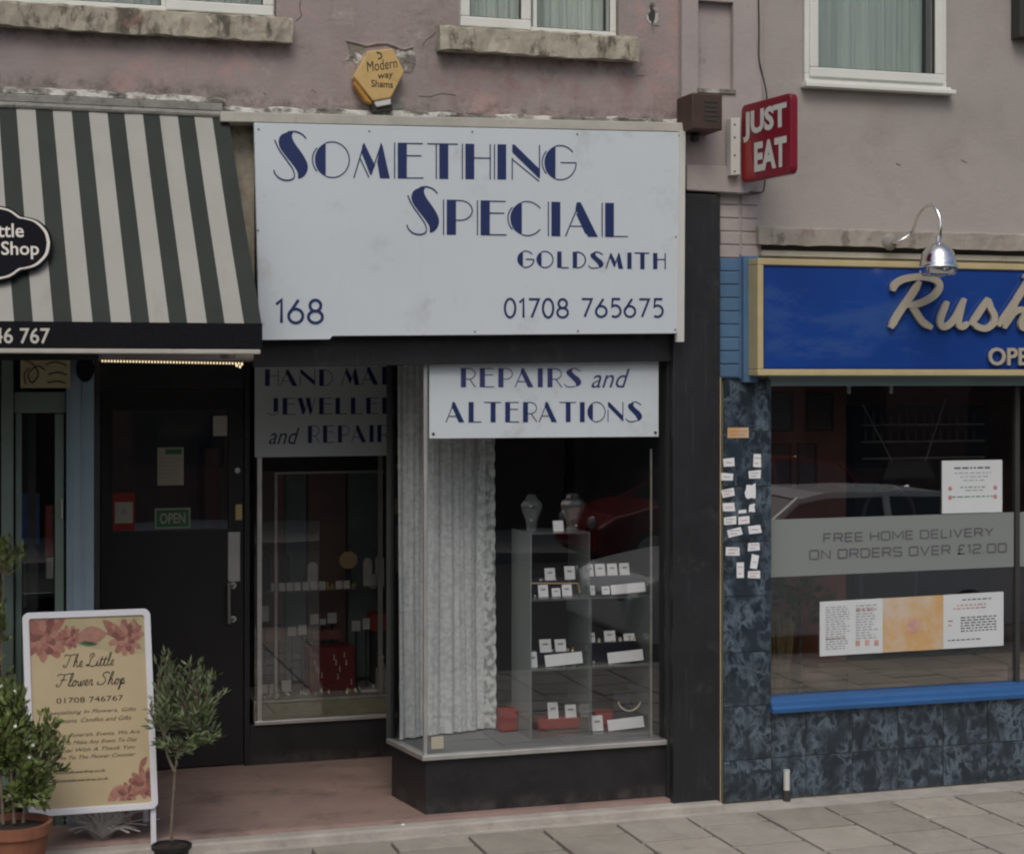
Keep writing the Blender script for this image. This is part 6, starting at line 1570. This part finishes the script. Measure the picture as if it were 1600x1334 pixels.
# ------------------------------------------------------------------ plants outside
def crown(name, label, base, pot_r, pot_h, pot_m, stem_pts, blobs, n, size, mats, seed, flowers=0, up=.3, asp=.3, bare=0, zoff=0):
    rnd = random.Random(seed)
    t = thing(name, label, 'plant', base)
    b = Vector(base)
    q = MB(); q.lathe([(0, 0), (pot_r * .72, 0), (pot_r * .95, pot_h * .82), (pot_r * 1.04, pot_h * .83), (pot_r * 1.05, pot_h), (pot_r * .94, pot_h), (pot_r * .92, pot_h * .88)], b, 26); obj('pot', q, pot_m, t, smooth=False)
    q = MB(); q.lathe([(pot_r * .93, pot_h * .90), (pot_r * .5, pot_h * .93), (0, pot_h * .92)], b, 18); obj('soil', q, 'soil', t)
    q = MB(); tips = []
    for st in stem_pts: q.tube(catmull([Vector(p) for p in st], 4), [.009 - .005 * i / (4 * (len(st) - 1)) for i in range(4 * (len(st) - 1) + 1)], 6)
    # twigs reach out to the clumps
    segs = []
    for (c, r, k) in blobs:
        c = Vector(c); root = min((Vector(p) for st in stem_pts for p in st[1:]), key=lambda p: (p - c).length + (0 if p.z < c.z else 1))
        for _ in range(k):
            dd = Vector((rnd.gauss(0, 1), rnd.gauss(0, .8), rnd.gauss(.25, .9))).normalized(); e = c + Vector((dd.x * r[0], dd.y * r[1], dd.z * r[2])) * rnd.uniform(.6, 1.05)
            mid = root.lerp(e, .5) + Vector((rnd.uniform(-.03, .03), rnd.uniform(-.03, .03), rnd.uniform(-.02, .03)))
            cv = catmull([root, mid, e], 4); q.tube(cv, [.0045, .004, .0035, .003, .003, .0025, .002, .002, .0015], 4, cap=False); segs.append(cv)
    obj('trunk', q, 'bark', t)
    q = MB(); fl = MB()
    per = n // max(1, len(segs))
    for cv in segs:
        for _ in range(per):
            i = rnd.randrange(2, len(cv)); p = cv[i] + Vector((rnd.gauss(0, .008), rnd.gauss(0, .008), rnd.gauss(0, .008))); d_ = (cv[i] - cv[i - 1]).normalized()
            dd = (d_ * .8 + Vector((rnd.uniform(-1, 1), rnd.uniform(-1, 1), rnd.uniform(-.5, .9) + up))).normalized(); s = size * rnd.uniform(.6, 1.3)
            w = dd.cross(Vector((rnd.uniform(-1, 1), rnd.uniform(-1, 1), rnd.uniform(-1, 1)))).normalized() * s * asp / 2
            q.add([p, p + dd * s * .45 + w, p + dd * s, p + dd * s * .45 - w], [(0, 1, 2, 3)], rnd.choice(range(len(mats))) if rnd.random() < .5 else 0)
        if flowers and rnd.random() < flowers:
            p = cv[-1] + Vector((0, -.01, 0)); fl.lathe([(0, -.004), (.009, 0), (.006, .006), (0, .007)], p, 7, axis=(rnd.uniform(-.4, .4), -1, rnd.uniform(0, .5)))
    obj('foliage', q, mats, t)
    if fl.f: obj('flower', fl, 'petal', t)['kind'] = 'stuff'
    return t
yo = -.30
bx_ = X(268, yo); 
p_ = lambda px, py, Y=yo: tuple(P(px, py, Y))
crown('olive_tree', 'small olive tree with grey green crown in a black pot beside the A-board', (bx_, yo, 0), .095, Z(265, 1319, yo), 'black_plastic',
      [[(bx_, yo, .12), p_(268, 1290), p_(271, 1240), p_(274, 1200), p_(278, 1170)], [p_(273, 1205), p_(262, 1180), p_(256, 1150)], [p_(277, 1180), p_(295, 1165), p_(310, 1140)]],
      [((*p_(283, 1125),), (.14, .12, .13), 30), ((*p_(262, 1060),), (.04, .06, .15), 12), ((*p_(295, 1060),), (.09, .08, .10), 18), ((*p_(335, 1080),), (.06, .06, .11), 12), ((*p_(318, 1150),), (.09, .07, .05), 12), ((*p_(250, 1110),), (.07, .06, .07), 10), ((*p_(275, 1165),), (.10, .08, .05), 10)], 2100, .048, ['leaf_olive', 'leaf_olive', 'leaf'], 21, asp=.24)
yl = -.46
bl_ = X(22, yl)
crown('potted_shrub', 'bushy green shrub with small white flowers in a terracotta pot at the left', (bl_, yl, 0), .168, Z(20, 1283, yl), 'terracotta',
      [[(bl_, yl, .3), p_(20, 1240, yl), p_(15, 1180, yl), p_(12, 1120, yl)], [(bl_ + .04, yl, .3), p_(45, 1230, yl), p_(60, 1180, yl)], [(bl_ - .05, yl, .3), p_(0, 1200, yl), p_(-10, 1140, yl)]],
      [((*p_(12, 1150, yl),), (.13, .12, .22), 46), ((*p_(66, 1180, yl),), (.12, .10, .17), 26), ((*p_(45, 1240, yl),), (.12, .1, .10), 26), ((*p_(70, 1130, yl),), (.06, .05, .06), 6), ((*p_(15, 1090, yl),), (.07, .06, .09), 14), ((*p_(-25, 1160, yl),), (.14, .1, .25), 26)], 3900, .038, ['leaf', 'leaf', 'leaf_lime'], 5, flowers=.10, asp=.5)
# grey wrapped bunch on the ground behind the A-board foot
q = MB(); rnd = random.Random(14); base = Vector((X(160, .03), .03, FZ))
WB = thing('wrapped_bunch', 'bunch of bare pale twigs in clear wrap behind the A-board foot', 'bunch', base)
for _ in range(90):
    a = rnd.uniform(0, 2 * pi); r_ = rnd.uniform(.05, .26); h2 = rnd.uniform(.03, .26)
    e = base + Vector((cos(a) * r_ * 1.1, sin(a) * r_ * .35, h2)); mid = base.lerp(e, .5) + Vector((0, 0, .04)); q.tube(catmull([base + Vector((0, 0, .01)), mid, e], 3), [.003] * 7, 4, cap=False)
obj('twig', q, 'twig', WB)['kind'] = 'stuff'
q = MB(); 
def fw(u, v):
    a = 2 * pi * u; r_ = (.03 + .16 * v) * (1 + .14 * sin(a * 7 + v * 3) * v); return base + Vector((cos(a) * r_ * 1.2, sin(a) * r_ * .4, .005 + .20 * v + .02 * sin(a * 5) * v))
q.grid(fw, 42, 6); obj('wrap', q, 'cellophane', WB)
q = MB(); q.lathe([(0, -.01), (.012, 0), (.01, .012), (0, .014)], base + Vector((.11, -.07, .15)), 8); q.lathe([(0, -.01), (.01, 0), (0, .01)], base + Vector((.13, -.07, .11)), 8); obj('bud', q, 'rose', WB)
# yellow green plant seen at the left edge beside the shop door
yp = .12
bp_ = X(0, yp)
crown('doorway_plant', 'tall yellow green plant at the left edge beside the flower shop door', (bp_, yp, 0.02), .12, .3, 'black_plastic',
      [[(bp_, yp, .3), p_(4, 1100, yp), p_(2, 1000, yp), p_(6, 900, yp)]],
      [((*p_(12, 858, yp),), (.08, .05, .08), 12), ((*p_(-12, 960, yp),), (.07, .06, .2), 12), ((*p_(-4, 1070, yp),), (.10, .06, .12), 14)], 640, .045, ['leaf', 'leaf_lime', 'leaf'], 9, asp=.4)
# hanging olive leaves at upper foliage are loose twigs of the shrub

# ------------------------------------------------------------------ across the road (seen in the shop windows)
def car(name, label, x0, y0, L, W, H, m, flip=False):
    """a small hatchback, nose towards +X unless flipped"""
    t = thing(name, label, 'car', (x0 + L / 2, y0, -.12)); z = -.12
    s = lambda u: x0 + (L * u if not flip else L * (1 - u))
    low = [(0, .35), (.01, .62), (.03, .85), (.10, .90), (.70, .92), (.78, .90), (.93, .78), (.99, .62), (1, .32), (.97, .22), (.03, .22)]
    def shell(mb, prof, y_in, ztop_):
        n = len(prof)
        for yy, k in ((y0 - W / 2, 0), (y0 + W / 2, 1)): pass
        secs = [(-W / 2, .93), (-W / 2 + .05, 1), (W / 2 - .05, 1), (W / 2, .93)]
        vs = [Vector((s(.5 + (u - .5) * (1 if abs(sy) < W / 2 - .01 else .985)), y0 + sy, z + (h if h < .5 else .5 + (h - .5) * k))) for sy, k in secs for u, h in prof]
        fs = [tuple(range(n)), tuple(range(4 * n - 1, 3 * n - 1, -1))]
        for j in range(3):
            for i in range(n): fs.append((j * n + i, (j + 1) * n + i, (j + 1) * n + (i + 1) % n, j * n + (i + 1) % n))
        mb.add(vs, fs)
    q = MB(); shell(q, low, 0, 0); obj('body', q, m, t, bevel=.03)
    top = [(.03, .86), (.12, H - .06), (.22, H), (.50, H), (.57, H - .05), (.76, .88)]
    def cab(sc, dz, z0_=0.):
        vs = []
        for sy, k in ((-1, 1), (1, 1)):
            for u, h in top: w = (W / 2 - .06) - (.16 * (h - .86) / (H - .86)); vs.append(Vector((s(u), y0 + sy * (w + sc), z + h + dz)))
        n = len(top); return vs, [tuple(range(n)), tuple(range(2 * n - 1, n - 1, -1))] + [((i + 1) % n, i, n + i, n + (i + 1) % n) for i in range(n)]
    q = MB(); q.add(*cab(0, 0)); obj('windows', q, 'car_glass', t, bevel=.02)
    q = MB(); 
    for (ua, ha, ub, hb) in [(.12, H - .06, .22, H), (.22, H, .50, H), (.50, H, .57, H - .05)]:
        wa, wb = [(W / 2 - .06) - (.16 * (h - .86) / (H - .86)) + .01 for h in (ha, hb)]
        q.add([(s(ua), y0 - wa, z + ha + .012), (s(ub), y0 - wb, z + hb + .012), (s(ub), y0 + wb, z + hb + .012), (s(ua), y0 + wa, z + ha + .012), (s(ua), y0 - wa, z + ha - .05), (s(ub), y0 - wb, z + hb - .05), (s(ub), y0 + wb, z + hb - .05), (s(ua), y0 + wa, z + ha - .05)],
              [(0, 1, 2, 3), (0, 4, 5, 1), (3, 2, 6, 7)])
    obj('roof', q, m, t)
    for u, hh2, ub, hb in [(.03, .86, .12, H - .04), (.36, .88, .36, H - .02), (.57, H - .04, .76, .88)]:
        for sy in (-1, 1):
            wa, wb = [(W / 2 - .05) - (.16 * (h - .86) / (H - .86)) for h in (hh2, hb)]
            q = MB(); q.tube([(s(u), y0 + sy * wa, z + hh2), (s(ub), y0 + sy * wb, z + hb)], .035, 6); obj('pillar', q, m, t)
    for u in (.18, .81):
        for sy in (-1, 1):
            q = MB(); c_ = (s(u), y0 + sy * (W / 2 - .09), z + .31); q.lathe([(0, -.1), (.24, -.1), (.31, -.08), (.31, .08), (.24, .1), (.20, .1)], c_, 24, axis=(0, sy, 0)); wl = obj('wheel', q, 'tyre', t)
            q = MB(); q.lathe([(0, .085), (.20, .095), (.20, .11), (0, .10)], c_, 16, axis=(0, sy, 0)); obj('rim', q, 'brushed', wl)
    for sy in (-1, 1):
        q = MB(); q.lathe([(0, .05), (.08, .04), (.10, 0)], (s(.985), y0 + sy * (W / 2 - .25), z + .66), 14, axis=(1 if not flip else -1, 0, 0)); obj('headlight', q, 'lamp_lens', t, smooth=True)
    return t
car('parked_car', 'white hatchback parked at the near kerb, mirrored in the takeaway window', 5.35, -5.75, 4.1, 1.72, 1.46, 'car_white', flip=True)
car('parked_car', 'red hatchback across the road, mirrored in the jeweller window', 7.5, -12.4, 4.0, 1.7, 1.44, 'car_red', flip=True)
# unseen terrace opposite, put in low and dark for the window reflections
for k, (xa_, xb_, hh_) in enumerate([(-24, -8, 4.7), (-7.8, 9, 4.4), (9.2, 30, 4.8)]):
    lab = ['brick terrace across the road, left of the mirrored middle block', 'middle brick terrace across the road facing the shops', 'brick terrace across the road at the far right'][k]
    t = thing('brick_terrace', lab, 'building', ((xa_ + xb_) / 2, -17.6, 0), 'brick terraces across the road')
    holes = []
    x = xa_ + 1
    while x + 1.6 < xb_:
        holes += [(x, x + 1.5, .9, 2.4), (x, x + 1.4, 2.9, 4.0)]; x += 3.1
    q = MB(); wall(q, xa_, xb_, 0, hh_, -17.5, -17.25, holes); q.v = [Vector((v.x, -34.75 - v.y, v.z)) for v in q.v]; obj('wall', q, 'brick_far', t)
    q = MB(); q.prism([(0, hh_), (5, hh_ + 1.6), (10, hh_)], (xa_, -17.2, 0), (0, -1, 0), (0, 0, 1), (-1, 0, 0), -(xb_ - xa_)); obj('roof', q, 'roof_far', t)
    for i, (a, b, c_, d_) in enumerate(holes):
        q = MB(); frame_ring(q, a, b, c_, d_, -17.40, -17.34, .07); wnd = obj('window', q, 'roof_far', t)
        q = MB(); q.box(a + .07, b - .07, -17.38, -17.36, c_ + .07, d_ - .07); obj('pane', q, 'car_glass', wnd)
    q = MB(); q.box(xa_, xb_, -26, -17.6, 0, hh_ - .02); obj('rear_rooms', q, 'brick_far', t)
